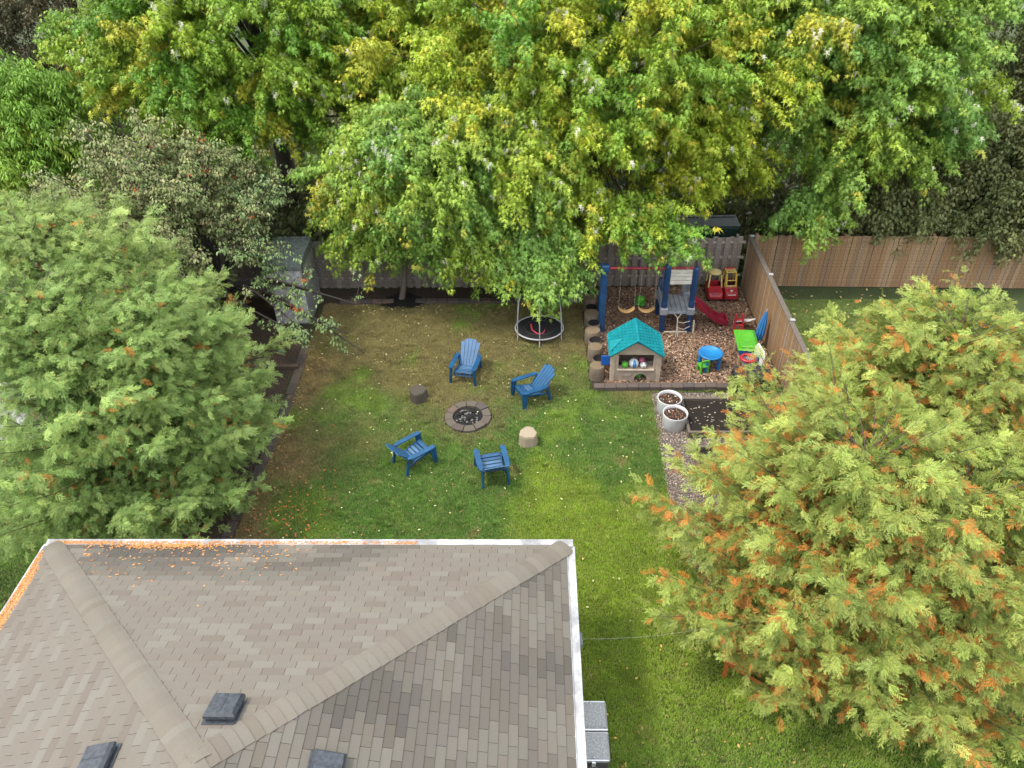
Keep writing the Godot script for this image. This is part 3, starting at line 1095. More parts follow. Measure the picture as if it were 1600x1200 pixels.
# ---------------------------------------------------------------- garden chairs
func make_chair(label: String, at: Vector3, turn: float, faded: String) -> Node3D:
	var t := thing("garden_chair", label, "chair", at, turn, "blue slatted chairs round the fire pit")
	var blue: Material = mats["chair_blue"]
	# seat slats run across, falling towards the back
	for i in 5:
		var k := i / 4.0
		var s := Shape.new()
		var z := lerpf(0.25, -0.14, k)
		s.box(Vector3(0, lerpf(0.375, 0.285, k), z), Vector3(lerpf(0.50, 0.44, k), 0.02, 0.078), 0.006, Basis(Vector3.RIGHT, 0.22 * -1.0))
		build("seat_slat", s, mats["chair_faded"] if i > 1 and i < 4 else blue, t)
	var ap := Shape.new()
	ap.box(Vector3(0, 0.372, 0.305), Vector3(0.54, 0.03, 0.05), 0.012)
	ap.box(Vector3(0, 0.262, 0.312), Vector3(0.54, 0.035, 0.025), 0.008)
	for i in 6:
		ap.box(Vector3(-0.25 + i * 0.1, 0.318, 0.31), Vector3(0.045, 0.09, 0.02), 0.004)
	for s in [-1, 1]:
		ap.bar(Vector3(s * 0.26, 0.36, 0.30), Vector3(s * 0.23, 0.25, -0.2), 0.03, 0.07, 0.008)
	build("seat_frame", ap, blue, t)
	# fanned back slats
	var dir := Vector3(0, 0.74, -0.67).normalized()
	var root := Vector3(0, 0.27, -0.15)
	for i in 5:
		var q := i - 2
		var s := Shape.new()
		var length := 0.80 - 0.025 * q * q
		var b0 := root + Vector3(q * 0.078, 0, 0)
		var side := Vector3(1, 0, 0)
		var fan := q * 0.036
		var e0 := b0
		var e1 := b0 + dir * length + side * fan
		var nn := side.cross(dir).normalized()
		var w0 := 0.034
		var w1 := 0.052
		var pts := [[e0 - side * w0, e0 + side * w0], [e0.lerp(e1, 0.55) - side * (w0 + w1) * 0.5, e0.lerp(e1, 0.55) + side * (w0 + w1) * 0.5], [e1 - side * w1 - dir * 0.02 * (1.0 if q <= 0 else 0.0), e1 + side * w1 - dir * 0.02 * (1.0 if q >= 0 else 0.0)]]
		for r in 2:
			var cc: Vector3 = (pts[r][0] + pts[r + 1][1]) * 0.5
			var f := nn * 0.011
			s.face([pts[r][0] + f, pts[r][1] + f, pts[r + 1][1] + f, pts[r + 1][0] + f], cc)
			s.face([pts[r][0] - f, pts[r][1] - f, pts[r + 1][1] - f, pts[r + 1][0] - f], cc)
			for w in 2:
				s.face([pts[r][w] + f, pts[r + 1][w] + f, pts[r + 1][w] - f, pts[r][w] - f], cc)
		s.face([pts[2][0] + nn * 0.011, pts[2][1] + nn * 0.011, pts[2][1] - nn * 0.011, pts[2][0] - nn * 0.011], root)
		build("back_slat", s, mats[faded], t)
	var br := Shape.new()
	for y in [0.10, 0.40]:
		var p: Vector3 = root + dir * y - Vector3(0, 0.02, 0.014)
		br.box(p, Vector3(0.42 if y < 0.2 else 0.62, 0.05, 0.02), 0.006, Basis(Vector3.RIGHT, -0.74))
	for s in [-1, 1]:
		br.prism(v2s([0.0, 0.0, 0.10, 0.16, 0.10, 0.22, 0.02, 0.42, 0.0, 0.42]) if s > 0 else v2s([0.0, 0.0, 0.0, 0.42, -0.02, 0.42, -0.10, 0.22, -0.10, 0.16]), 0.02, Transform3D(Basis(Vector3.RIGHT, dir, Vector3.RIGHT.cross(dir)), root + Vector3(s * 0.19, 0, 0)))
	build("back_brace", br, blue, t)
	for s in [-1, 1]:
		# broad armrest, bent down at the front
		var arm := Shape.new()
		arm.prism(v2s([0.265, -0.34, 0.265, 0.34, 0.285, 0.375, 0.345, 0.385, 0.39, 0.35, 0.395, 0.1, 0.37, -0.30, 0.34, -0.40]) if s > 0 else v2s([-0.265, 0.34, -0.265, -0.34, -0.34, -0.40, -0.37, -0.30, -0.395, 0.1, -0.39, 0.35, -0.345, 0.385, -0.285, 0.375]), 0.024, Transform3D(Basis(Vector3.RIGHT, Vector3.BACK, Vector3.DOWN), Vector3(0, 0.53, 0)))
		arm.box(Vector3(s * 0.385, 0.512, 0.0), Vector3(0.018, 0.055, 0.62), 0.006)
		build("armrest", arm, blue, t)
		var fl := Shape.new()
		fl.prism(v2s([-0.055, 0.0, 0.03, 0.0, 0.075, 0.30, 0.085, 0.52, -0.075, 0.52, -0.085, 0.38]), 0.03, Transform3D(Basis(Vector3(0, 0, 1), Vector3(-0.05 * s, 1, -0.10).normalized(), Vector3(-1, 0, 0)), Vector3(s * 0.355, 0.0, 0.37)))
		fl.bar(Vector3(s * 0.355, 0.0, 0.385), Vector3(s * 0.33, 0.52, 0.33), 0.075, 0.028, 0.008)
		build("front_leg", fl, blue, t)
		var rl := Shape.new()
		rl.bar(Vector3(s * 0.315, 0.0, -0.46), Vector3(s * 0.30, 0.53, -0.34), 0.05, 0.075, 0.01)
		rl.bar(Vector3(s * 0.30, 0.27, -0.38), Vector3(s * 0.255, 0.26, -0.16), 0.03, 0.06, 0.008)
		build("rear_leg", rl, blue, t)
	return t

func make_chairs() -> void:
	make_chair("blue garden chair with faded fanned back, facing the house across the fire pit", Vector3(-1.92, 0, -17.62), deg_to_rad(-12), "chair_faded")
	make_chair("blue garden chair turned towards the fire pit, with its back to the play area", Vector3(-0.12, 0, -16.62), deg_to_rad(-62), "chair_mid")
	make_chair("blue garden chair between fire pit and pavers, its back to the cedar bed", Vector3(-2.95, 0, -14.16), deg_to_rad(130), "chair_mid")
	make_chair("blue garden chair with its back to the house roof, facing the fire pit", Vector3(-1.03, 0, -13.72), deg_to_rad(193), "chair_faded")

# ---------------------------------------------------------------- play area
func make_playground() -> void:
	# swing and tower
	var t := thing("play_tower", "blue and grey plastic climbing tower with slide and swing beam", "climbing tower", Vector3(3.84, 0, -19.85))
	var posts := [[0.0, 0.0, 2.28], [0.80, 0.0, 2.2], [0.0, -0.92, 1.3], [0.80, -0.92, 1.3]]
	for p in posts:
		var s := Shape.new()
		var r := 0.085
		s.lathe([[r, 0.0], [r, 0.60], [r * 0.98, 0.62]], 16, Transform3D(Basis(), Vector3(p[0], 0, p[1])))
		if p[2] > 1.5:
			s.lathe([[r * 0.95, 0.86], [r * 1.1, 0.88], [r * 1.1, 1.0], [r * 0.95, 1.02], [r * 0.95, 1.3], [r * 1.12, 1.34], [r * 1.12, p[2] - 0.06], [r * 0.8, p[2]], [0, p[2]]], 16, Transform3D(Basis(), Vector3(p[0], 0, p[1])))
		else:
			s.lathe([[r * 0.8, 0.86], [r * 0.7, p[2]], [0, p[2]]], 12, Transform3D(Basis(), Vector3(p[0], 0, p[1])))
		build("post", s, mats["navy"], t)
	var d := Shape.new()
	d.box(Vector3(0.4, 0.66, -0.46), Vector3(0.92, 0.07, 1.0), 0.01)
	var dk := build("deck", d, mats["deck_grey"], t)
	for i in 6:
		var s := Shape.new()
		s.box(Vector3(0.03 + i * 0.148, 0.705, -0.46), Vector3(0.136, 0.03, 0.98), 0.006)
		build("plank", s, mats["deck_grey"], dk)
	for p in posts:
		var s := Shape.new()
		s.box(Vector3(p[0], 0.74, p[1]), Vector3(0.23, 0.25, 0.22), 0.03)
		build("corner_block", s, mats["deck_grey"], dk)
	var sd := Shape.new()
	sd.bar(Vector3(0.86, 0.85, 0.02), Vector3(0.84, 1.36, -0.08), 0.07, 0.10, 0.02)
	sd.bar(Vector3(0.84, 0.8, -0.9), Vector3(0.80, 1.55, -0.55), 0.06, 0.08, 0.02)
	sd.box(Vector3(0.74, 1.0, -0.86), Vector3(0.2, 0.3, 0.07), 0.03)
	sd.box(Vector3(-0.07, 0.92, -0.45), Vector3(0.05, 0.32, 0.75), 0.02)
	build("side_panel", sd, mats["deck_grey"], t)
	var pn := Node3D.new()
	pn.name = "slatted_panel"
	t.add_child(pn)
	for i in 4:
		var s := Shape.new()
		s.box(Vector3(0.41, 1.69 + i * 0.125, 0.0), Vector3(0.68, 0.108, 0.035), 0.008)
		build("slat", s, mats["cream"], pn)
	var bk := Shape.new()
	for x in [0.14, 0.41, 0.68]:
		bk.box(Vector3(x, 1.88, -0.024), Vector3(0.07, 0.5, 0.02), 0.003)
	build("batten", bk, mats["cream"], pn)
	var bm := Shape.new()
	bm.tube([Vector3(-1.86, 2.18, 0.0), Vector3(0.82, 2.16, 0.0)], [0.04], 12)
	build("swing_beam", bm, mats["slide_red"], t)
	var sp := Shape.new()
	sp.box(Vector3(-1.82, 1.14, 0.0), Vector3(0.20, 2.28, 0.15), 0.03)
	sp.box(Vector3(-1.80, 2.2, 0.0), Vector3(0.25, 0.2, 0.2), 0.03)
	sp.bar(Vector3(-1.80, 2.1, -0.05), Vector3(-1.86, 0.0, -0.85), 0.15, 0.13, 0.03)
	build("swing_post", sp, mats["swing_blue"], t)
	# slide
	var sl := Shape.new()
	var pts := [Vector3(0.86, 0.78, -0.40), Vector3(1.02, 0.74, -0.40), Vector3(1.58, 0.24, -0.38), Vector3(1.78, 0.13, -0.37), Vector3(1.98, 0.12, -0.37)]
	var sec := [[-0.21, 0.15], [-0.185, 0.15], [-0.16, 0.0], [0.16, 0.0], [0.185, 0.15], [0.21, 0.15], [0.19, -0.03], [-0.19, -0.03]]
	for i in pts.size() - 1:
		for k in sec.size():
			var k2 := (k + 1) % sec.size()
			var e := func(p: Vector3, q: Array) -> Vector3: return p + Vector3(0, q[1], q[0])
			sl.quad(e.call(pts[i], sec[k]), e.call(pts[i], sec[k2]), e.call(pts[i + 1], sec[k2]), e.call(pts[i + 1], sec[k]))
	sl.box(Vector3(2.0, 0.14, -0.37), Vector3(0.06, 0.26, 0.40), 0.02)
	build("slide", sl, mats["slide_red"], t)
	var rp := Shape.new()
	rp.tube([Vector3(0.30, 0.70, 0.11), Vector3(0.40, 0.58, 0.16), Vector3(0.44, 0.02, 0.34)], [0.014], 6)
	rp.tube([Vector3(0.52, 0.70, 0.11), Vector3(0.42, 0.58, 0.16), Vector3(0.38, 0.02, 0.36)], [0.014], 6)
	rp.tube([Vector3(0.42, 0.46, 0.2), Vector3(0.58, 0.40, 0.17), Vector3(0.80, 0.42, 0.10)], [0.013], 6)
	rp.tube([Vector3(0.42, 0.30, 0.25), Vector3(0.60, 0.20, 0.22), Vector3(0.82, 0.24, 0.10)], [0.013], 6)
	build("climbing_rope", rp, mats["rope"], t)
	var fb := Shape.new()
	fb.tube([Vector3(0.06, 0.05, 0.12), Vector3(0.74, 0.05, 0.12)], [0.03], 8)
	fb.bar(Vector3(0.93, 0.0, 0.14), Vector3(0.93, 0.42, 0.05), 0.05, 0.04, 0.01)
	build("foot_bar", fb, mats["rope"], t)
	var sw := ["tan sling swing hanging nearer the single blue post", "tan sling swing hanging next to the climbing tower"]
	for i in 2:
		var q := thing("swing", sw[i], "swing", Vector3([2.73, 3.32][i], 0, -19.85), 0.0, "swings under the red beam")
		var s := Shape.new()
		for k in 8:
			var a := -0.24 + k * 0.06
			var p := []
			for e in [[a, -0.09], [a + 0.06, -0.09], [a + 0.06, 0.09], [a, 0.09]]:
				p.append(Vector3(e[0], 0.72 + e[0] * e[0] * 2.3, e[1]))
			s.quad(p[0], p[1], p[2], p[3], 1)
			s.quad(p[3] + Vector3(0, -0.012, 0), p[2] + Vector3(0, -0.012, 0), p[1] + Vector3(0, -0.012, 0), p[0] + Vector3(0, -0.012, 0), 2)
			s.quad(p[3], p[2], p[2] + Vector3(0, -0.012, 0), p[3] + Vector3(0, -0.012, 0))
		build("seat", s, mats["seat_tan"], q)
		for sx in [-1, 1]:
			var r := Shape.new()
			r.tube([Vector3(sx * 0.235, 0.85, 0), Vector3(sx * 0.21, 2.15, 0)], [0.0035], 5)
			build("rope", r, mats["rope"], q)
	# playhouse
	make_playhouse()
	# small table and chair
	var tb := thing("play_table", "round light-blue plastic play table with thick legs", "table", Vector3(4.93, 0, -18.0))
	var top := Shape.new()
	top.lathe([[0.0, 0.47], [0.30, 0.47], [0.335, 0.485], [0.34, 0.515], [0.325, 0.53], [0.30, 0.527], [0.285, 0.508], [0.0, 0.506]], 32)
	build("tabletop", top, mats["table_blue"], tb)
	for i in 4:
		var a := TAU * i / 4 + 0.45
		var s := Shape.new()
		s.lathe([[0.05, 0.0], [0.062, 0.3], [0.075, 0.48]], 12, Transform3D(Basis(), Vector3(cos(a) * 0.27, 0, sin(a) * 0.27)))
		build("leg", s, mats["table_blue"], tb)
	var ch := thing("toddler_chair", "small bright green plastic chair tucked beside the blue table", "chair", Vector3(4.72, 0, -17.78), deg_to_rad(195))
	var st := Shape.new()
	st.box(Vector3(0, 0.25, 0), Vector3(0.27, 0.04, 0.26), 0.015)
	build("seat", st, mats["toy_green"], ch)
	var bc := Shape.new()
	bc.box(Vector3(0, 0.45, -0.12), Vector3(0.27, 0.09, 0.035), 0.015)
	for s in [-1, 1]:
		bc.box(Vector3(s * 0.11, 0.34, -0.12), Vector3(0.05, 0.16, 0.035), 0.012)
	build("backrest", bc, mats["toy_green"], ch)
	for sx in [-1, 1]:
		for sz in [-1, 1]:
			var s := Shape.new()
			s.box(Vector3(sx * 0.105, 0.12, sz * 0.1), Vector3(0.055, 0.24, 0.055), 0.012)
			build("leg", s, mats["toy_green"], ch)
	# toy cars
	toy_car("red toy coupe with a cream roof, parked against the old fence", "r", Vector3(5.74, 0, -21.80))
	toy_car("taller toy car with yellow roof frame and red nose, in the fence corner", "y", Vector3(6.22, 0, -21.78))
	# activity table with green lid
	var ac := thing("sand_table", "blue sand table with a ribbed lime green lid beside the cedar fence", "sand table", Vector3(5.98, 0, -18.40), deg_to_rad(-4))
	var bx := Shape.new()
	var lo := [Vector3(-0.20, 0.36, -0.43), Vector3(0.24, 0.36, -0.43), Vector3(0.24, 0.36, 0.43), Vector3(-0.20, 0.36, 0.43)]
	var hi := [Vector3(-0.27, 0.62, -0.50), Vector3(0.30, 0.62, -0.50), Vector3(0.30, 0.62, 0.50), Vector3(-0.27, 0.62, 0.50)]
	for k in 4:
		bx.face([lo[k], lo[(k + 1) % 4], hi[(k + 1) % 4], hi[k]], Vector3(0, 0.5, 0))
	bx.face(lo, Vector3(0, 0.5, 0))
	build("tub", bx, mats["table_blue"], ac)
	var ld := Shape.new()
	ld.box(Vector3(0.01, 0.645, 0), Vector3(0.60, 0.05, 1.02), 0.02)
	ld.box(Vector3(0.02, 0.70, 0), Vector3(0.47, 0.07, 0.86), 0.03)
	for i in 9:
		ld.box(Vector3(0.02, 0.738, -0.36 + i * 0.09), Vector3(0.38, 0.014, 0.03), 0.006)
	build("lid", ld, mats["toy_green"], ac)
	for sx in [-1, 1]:
		for sz in [-1, 1]:
			var s := Shape.new()
			s.box(Vector3(0.01 + sx * 0.19, 0.18, sz * 0.38), Vector3(0.085, 0.37, 0.085), 0.015)
			build("leg", s, mats["tan_leg"], ac)
	# basketball stand
	var bs := thing("basketball_stand", "toy basketball stand with red hoop, white board and navy base", "basketball hoop", Vector3(6.02, 0, -17.5), deg_to_rad(-20))
	var ba := Shape.new()
	ba.lathe([[0.0, 0.0], [0.30, 0.0], [0.30, 0.05], [0.22, 0.14], [0.10, 0.17], [0.075, 0.2]], 20)
	build("base", ba, mats["navy"], bs)
	var po := Shape.new()
	po.tube([Vector3(0, 0.15, 0), Vector3(0.06, 0.75, -0.02)], [0.07, 0.055], 12)
	build("pole", po, mats["swing_blue"], bs)
	var bo := Shape.new()
	bo.prism(v2s([-0.28, 0.42, 0.28, 0.42, 0.30, 0.75, 0.2, 0.92, -0.2, 0.92, -0.30, 0.75]), 0.05, Transform3D(Basis(Vector3.UP, deg_to_rad(-62)), Vector3(0.10, 0.08, -0.08)))
	build("backboard", bo, mats["white_plastic"], bs)
	var hp := Shape.new()
	var ring := ring_pts(0.19, 0.17, 24)
	for i in ring.size():
		ring[i] += Vector3(-0.17, 0.62, -0.02)
	hp.tube(ring, [0.045], 8, false)
	build("hoop", hp, mats["toy_red"], bs)
	var nt := Shape.new()
	for i in 14:
		var a := TAU * i / 14
		var b := TAU * (i + 1.5) / 14
		for q in [[a, b], [b, a]]:
			nt.tube([Vector3(-0.17 + cos(q[0]) * 0.17, 0.60, -0.02 + sin(q[0]) * 0.15), Vector3(-0.17 + cos(q[1]) * 0.14, 0.48, -0.02 + sin(q[1]) * 0.12), Vector3(-0.17 + cos(q[0]) * 0.12, 0.36, -0.02 + sin(q[0]) * 0.10)], [0.009], 5)
	build("net", nt, mats["white_plastic"], bs)
	# folded umbrella against the fence
	var um := thing("folded_umbrella", "folded blue garden umbrella leaning against the cedar fence", "umbrella", Vector3(6.48, 0, -18.95))
	var us := Shape.new()
	var ax := Transform3D(Basis(Vector3.FORWARD, 0.10) * Basis(Vector3.RIGHT, -0.06), Vector3.ZERO)
	for i in 10:
		var a0 := TAU * i / 10
		var a1 := TAU * (i + 0.5) / 10
		var a2 := TAU * (i + 1) / 10
		var prof := [[0.10, 0.30], [0.135, 0.5], [0.11, 0.85], [0.03, 1.22]]
		for k in 3:
			var q := []
			for e in [[a0, k, 1.0], [a1, k, 0.72], [a2, k, 1.0], [a0, k + 1, 1.0], [a1, k + 1, 0.72], [a2, k + 1, 1.0]]:
				q.append(ax * Vector3(cos(e[0]) * prof[e[1]][0] * e[2], prof[e[1]][1], sin(e[0]) * prof[e[1]][0] * e[2]))
			us.quad(q[0], q[3], q[4], q[1])
			us.quad(q[1], q[4], q[5], q[2])
	build("canopy", us, mats["umbrella_blue"], um)
	var up := Shape.new()
	up.tube([ax * Vector3(0, 0.0, 0), ax * Vector3(0, 1.30, 0)], [0.018], 8)
	build("pole", up, mats["white_tube"], um)
	# little red slide behind the sand table
	var rs := thing("toddler_slide", "small red toddler slide with two uprights behind the sand table", "slide", Vector3(6.10, 0, -19.72))
	for sx in [-1, 1]:
		var s := Shape.new()
		s.bar(Vector3(sx * 0.14, 0.0, 0.08), Vector3(sx * 0.10, 0.62, -0.10), 0.045, 0.13, 0.015)
		build("upright", s, mats["toy_red"], rs)
	var sg := Shape.new()
	for i in 3:
		sg.box(Vector3(0, 0.14 + i * 0.15, 0.04 - i * 0.045), Vector3(0.24, 0.03, 0.09), 0.01)
	build("step", sg, mats["toy_red"], rs)
	var ch2 := Shape.new()
	ch2.box(Vector3(0.22, 0.28, -0.26), Vector3(0.26, 0.03, 0.75), 0.01, Basis(Vector3.UP, 0.5) * Basis(Vector3.RIGHT, -0.55))
	build("chute", ch2, mats["white_plastic"], rs)
	# small green toy on the chips
	var tt := thing("toy_turtle", "small green toy turtle on the wood chips behind the swings", "toy", Vector3(3.36, 0, -21.35))
	var tu := Shape.new()
	tu.ball(Vector3(0.15, 0.13, 0.15), Transform3D(Basis(), Vector3(0, 0.2, 0)), 16, 8)
	build("shell", tu, mats["toy_green"], tt)
	var tg := Shape.new()
	tg.ball(Vector3(0.19, 0.06, 0.17), Transform3D(Basis(), Vector3(0, 0.08, 0)), 14, 6)
	tg.ball(Vector3(0.07, 0.06, 0.07), Transform3D(Basis(), Vector3(0.05, 0.12, 0.2)), 10, 6)
	build("body", tg, mats["leaf_green_toy"], tt)

func make_playhouse() -> void:
	var t := thing("playhouse", "tan plastic playhouse with a teal tiled roof and open counter window", "playhouse", Vector3(2.78, 0, -17.80), deg_to_rad(-1.5))
	var tan: Material = mats["house_tan"]
	var w := 0.62
	var d := 0.42
	# front wall with counter opening and arched hole, slightly narrower at the eaves
	var fw := Shape.new()
	fw.prism(v2s([-w, 0.0, -0.02, 0.0, -0.02, 0.09, 0.0, 0.17, 0.05, 0.235, 0.12, 0.27, 0.20, 0.27, 0.27, 0.235, 0.32, 0.17, 0.34, 0.09, 0.34, 0.0, w, 0.0, w, 0.42, -w, 0.42]), 0.05, Transform3D(Basis(), Vector3(0, 0, d)))
	for s in [-1, 1]:
		fw.box(Vector3(s * (w - 0.075), 0.68, d), Vector3(0.15, 0.52, 0.05), 0.01)
	fw.prism(v2s([-w, 0.92, w, 0.92, w, 0.97, 0.0, 1.30, -w, 0.97]), 0.05, Transform3D(Basis(), Vector3(0, 0, d)))
	for i in 22:
		var x := -0.56 + i * 0.053
		if x > -0.06 and x < 0.38:
			continue
		fw.box(Vector3(x, 0.2, d + 0.026), Vector3(0.028, 0.32, 0.012), 0.004)
	fw.box(Vector3(-0.22, 0.23, d + 0.038), Vector3(0.24, 0.07, 0.02), 0.006)
	build("front_wall", fw, tan, t)
	var co := Shape.new()
	co.box(Vector3(0, 0.44, d - 0.02), Vector3(1.02, 0.045, 0.24), 0.012)
	build("counter", co, tan, t)
	var bw := Shape.new()
	for s in [-1, 1]:
		bw.box(Vector3(s * (w - 0.025), 0.48, 0), Vector3(0.05, 0.96, d * 2 - 0.06), 0.008)
	bw.box(Vector3(0, 0.3, -d), Vector3(w * 2, 0.6, 0.05), 0.008)
	bw.box(Vector3(-0.45, 0.75, -d), Vector3(0.34, 0.4, 0.05), 0.008)
	bw.box(Vector3(0.50, 0.75, -d), Vector3(0.24, 0.4, 0.05), 0.008)
	build("side_wall", bw, tan, t)
	for s in [-1, 1]:
		for z in [-d, d]:
			var p := Shape.new()
			p.box(Vector3(s * (w + 0.005), 0.47, z), Vector3(0.13, 0.94, 0.12), 0.02)
			build("corner_post", p, tan, t)
	# roof of two tiled slopes and a small dormer
	var roof := Node3D.new()
	roof.name = "roof"
	t.add_child(roof)
	var ov := 0.11
	var ridge := 1.44
	var eave := 0.93
	for s in [-1, 1]:
		var sl := Shape.new()
		var a := Vector3(0, ridge, -d - ov)
		var b := Vector3(0, ridge, d + ov)
		var c := Vector3(s * (w + ov), eave, d + ov)
		var e := Vector3(s * (w + ov), eave, -d - ov)
		var n := Vector3(s * (ridge - eave), w + ov, 0).normalized()
		sl.face([a, b, c, e], Vector3(0, 0.5, 0))
		var dn := n * -0.045
		sl.face([a + dn, b + dn, c + dn, e + dn], Vector3(0, 3, 0))
		for q in [[b, c], [c, e], [e, a]]:
			sl.face([q[0], q[1], q[1] + dn, q[0] + dn], (a + c) / 2)
		build("slope", sl, mats["teal"], roof)
		var tl := Shape.new()
		for r in 8:
			for k in 7:
				var u := (r + 0.5) / 8.0
				var v := (k + 0.5 + (0.25 if r % 2 else -0.25)) / 7.5
				var p := a.lerp(e, u) + Vector3(0, 0, (d + ov) * 2 * clampf(v, 0.06, 0.94))
				tl.box(p + n * 0.004, Vector3(0.080, 0.034, 0.112), 0.008, Basis(Vector3.FORWARD, s * atan2(ridge - eave, w + ov) - s * 0.06))
		var tp := build("tiles", tl, mats["teal"], roof)
		tp.set_meta("kind", "stuff")
		var tr := Shape.new()
		tr.bar(b + Vector3(0, 0.0, 0.01), c + Vector3(0, 0.0, 0.01), 0.05, 0.06, 0.015, Vector3.BACK)
		tr.bar(a, e, 0.05, 0.06, 0.015, Vector3.BACK)
		tr.bar(c, e, 0.05, 0.05, 0.015)
		build("trim", tr, mats["teal"], roof)
	var rc := Shape.new()
	rc.bar(Vector3(0, ridge + 0.01, -d - ov - 0.02), Vector3(0, ridge + 0.01, d + ov + 0.03), 0.08, 0.045, 0.02)
	build("ridge_trim", rc, mats["teal"], roof)
	var dm := Shape.new()
	var p0 := Vector3(-w - 0.02, 1.06, -0.05)
	dm.face([Vector3(-w - ov, 0.98, -0.22), Vector3(-w - ov, 0.98, 0.42), Vector3(-0.36, 1.225, 0.10)], Vector3(-0.4, 0.5, 0))
	dm.face([Vector3(-w - ov, 0.98, 0.42), Vector3(-w - ov, 1.13, 0.10), Vector3(-0.36, 1.225, 0.10)], Vector3(-0.4, 0.5, 0))
	dm.face([Vector3(-w - ov, 0.98, -0.22), Vector3(-w - ov, 1.13, 0.10), Vector3(-0.36, 1.225, 0.10)], Vector3(-0.4, 0.5, 0))
	dm.face([Vector3(-w - ov, 0.98, -0.22), Vector3(-w - ov, 0.98, 0.42), Vector3(-w - ov, 1.13, 0.10)], Vector3(0, 0.9, 0))
	build("dormer", dm, mats["teal"], roof)
	var sh := Shape.new()
	sh.box(Vector3(-w - 0.20, 0.62, 0.30), Vector3(0.24, 0.32, 0.03), 0.012)
	build("shutter", sh, mats["shutter_blue"], t)
	var s2 := Shape.new()
	s2.box(Vector3(0.12, 0.72, -d + 0.05), Vector3(0.42, 0.34, 0.03), 0.01)
	build("shutter", s2, mats["shutter_blue"], t)
	# balls on the counter
	var o: Vector3 = t.position
	ball_thing("green_ball", "lime green ball on the playhouse counter", o + Vector3(-0.30, 0.46 + 0.095, d - 0.02), 0.095, mats["toy_green"])
	var bb := thing("beach_ball", "white ball with a blue band on the playhouse counter", "ball", o + Vector3(-0.06, 0.46 + 0.135, d - 0.04))
	var bsh := Shape.new()
	bsh.ball(Vector3.ONE * 0.135, Transform3D(), 20, 12)
	build("cover", bsh, mats["white_plastic"], bb)
	var pa := Shape.new()
	for i in 8:
		var a0 := PI * i / 8
		var a1 := PI * (i + 1) / 8
		for k in 4:
			var b0 := 1.1 + k * 0.2
			var b1 := b0 + 0.2
			var q := []
			for e in [[a0, b0], [a1, b0], [a1, b1], [a0, b1]]:
				q.append(Vector3(sin(e[0]) * cos(e[1]), cos(e[0]), sin(e[0]) * sin(e[1])) * 0.137)
			pa.quad(q[0], q[1], q[2], q[3], 1)
	build("panel", pa, mats["table_blue"], bb)
	var fb := thing("toy_football", "white and black football on the playhouse counter", "ball", o + Vector3(0.20, 0.46 + 0.095, d + 0.0))
	var fs := Shape.new()
	fs.ball(Vector3.ONE * 0.095, Transform3D(), 18, 10)
	build("cover", fs, mats["white_plastic"], fb)
	var g := (1.0 + sqrt(5.0)) / 2.0
	for v in [Vector3(0, 1, g), Vector3(0, -1, g), Vector3(0, 1, -g), Vector3(0, -1, -g), Vector3(1, g, 0), Vector3(-1, g, 0), Vector3(1, -g, 0), Vector3(-1, -g, 0), Vector3(g, 0, 1), Vector3(-g, 0, 1), Vector3(g, 0, -1), Vector3(-g, 0, -1)]:
		var n: Vector3 = (Basis(Vector3.RIGHT, 0.5) * v).normalized()
		var x := n.cross(Vector3(0.3, 0.9, 0.2)).normalized()
		var y := n.cross(x)
		var pp := Shape.new()
		var q := []
		for i in 5:
			q.append((n + (x * cos(TAU * i / 5) + y * sin(TAU * i / 5)) * 0.36).normalized() * 0.0975)
		pp.face(q, Vector3.ZERO)
		build("patch", pp, mats["toy_black"], fb)
	ball_thing("pink_ball", "pink ball resting behind the football in the playhouse window", o + Vector3(0.18, 0.46 + 0.10, d - 0.20), 0.10, mats["pink_ball"])
	ball_thing("floor_ball", "dark green ball seen through the arched hole of the playhouse", o + Vector3(0.12, 0.11, d - 0.16), 0.10, mats["leaf_green_toy"])
	var ls := Shape.new()
	ls.box(o + Vector3(0.1, 0.42, d - 0.27), Vector3(0.9, 0.03, 0.22), 0.008)
	build("shelf", ls, tan, t).position = -o

func ball_thing(called: String, label: String, at: Vector3, r: float, m: Material) -> void:
	var s := Shape.new()
	s.ball(Vector3.ONE * r, Transform3D(), 18, 10)
	var b := build(called, s, m)
	b.position = at
	tag(b, label, "ball")

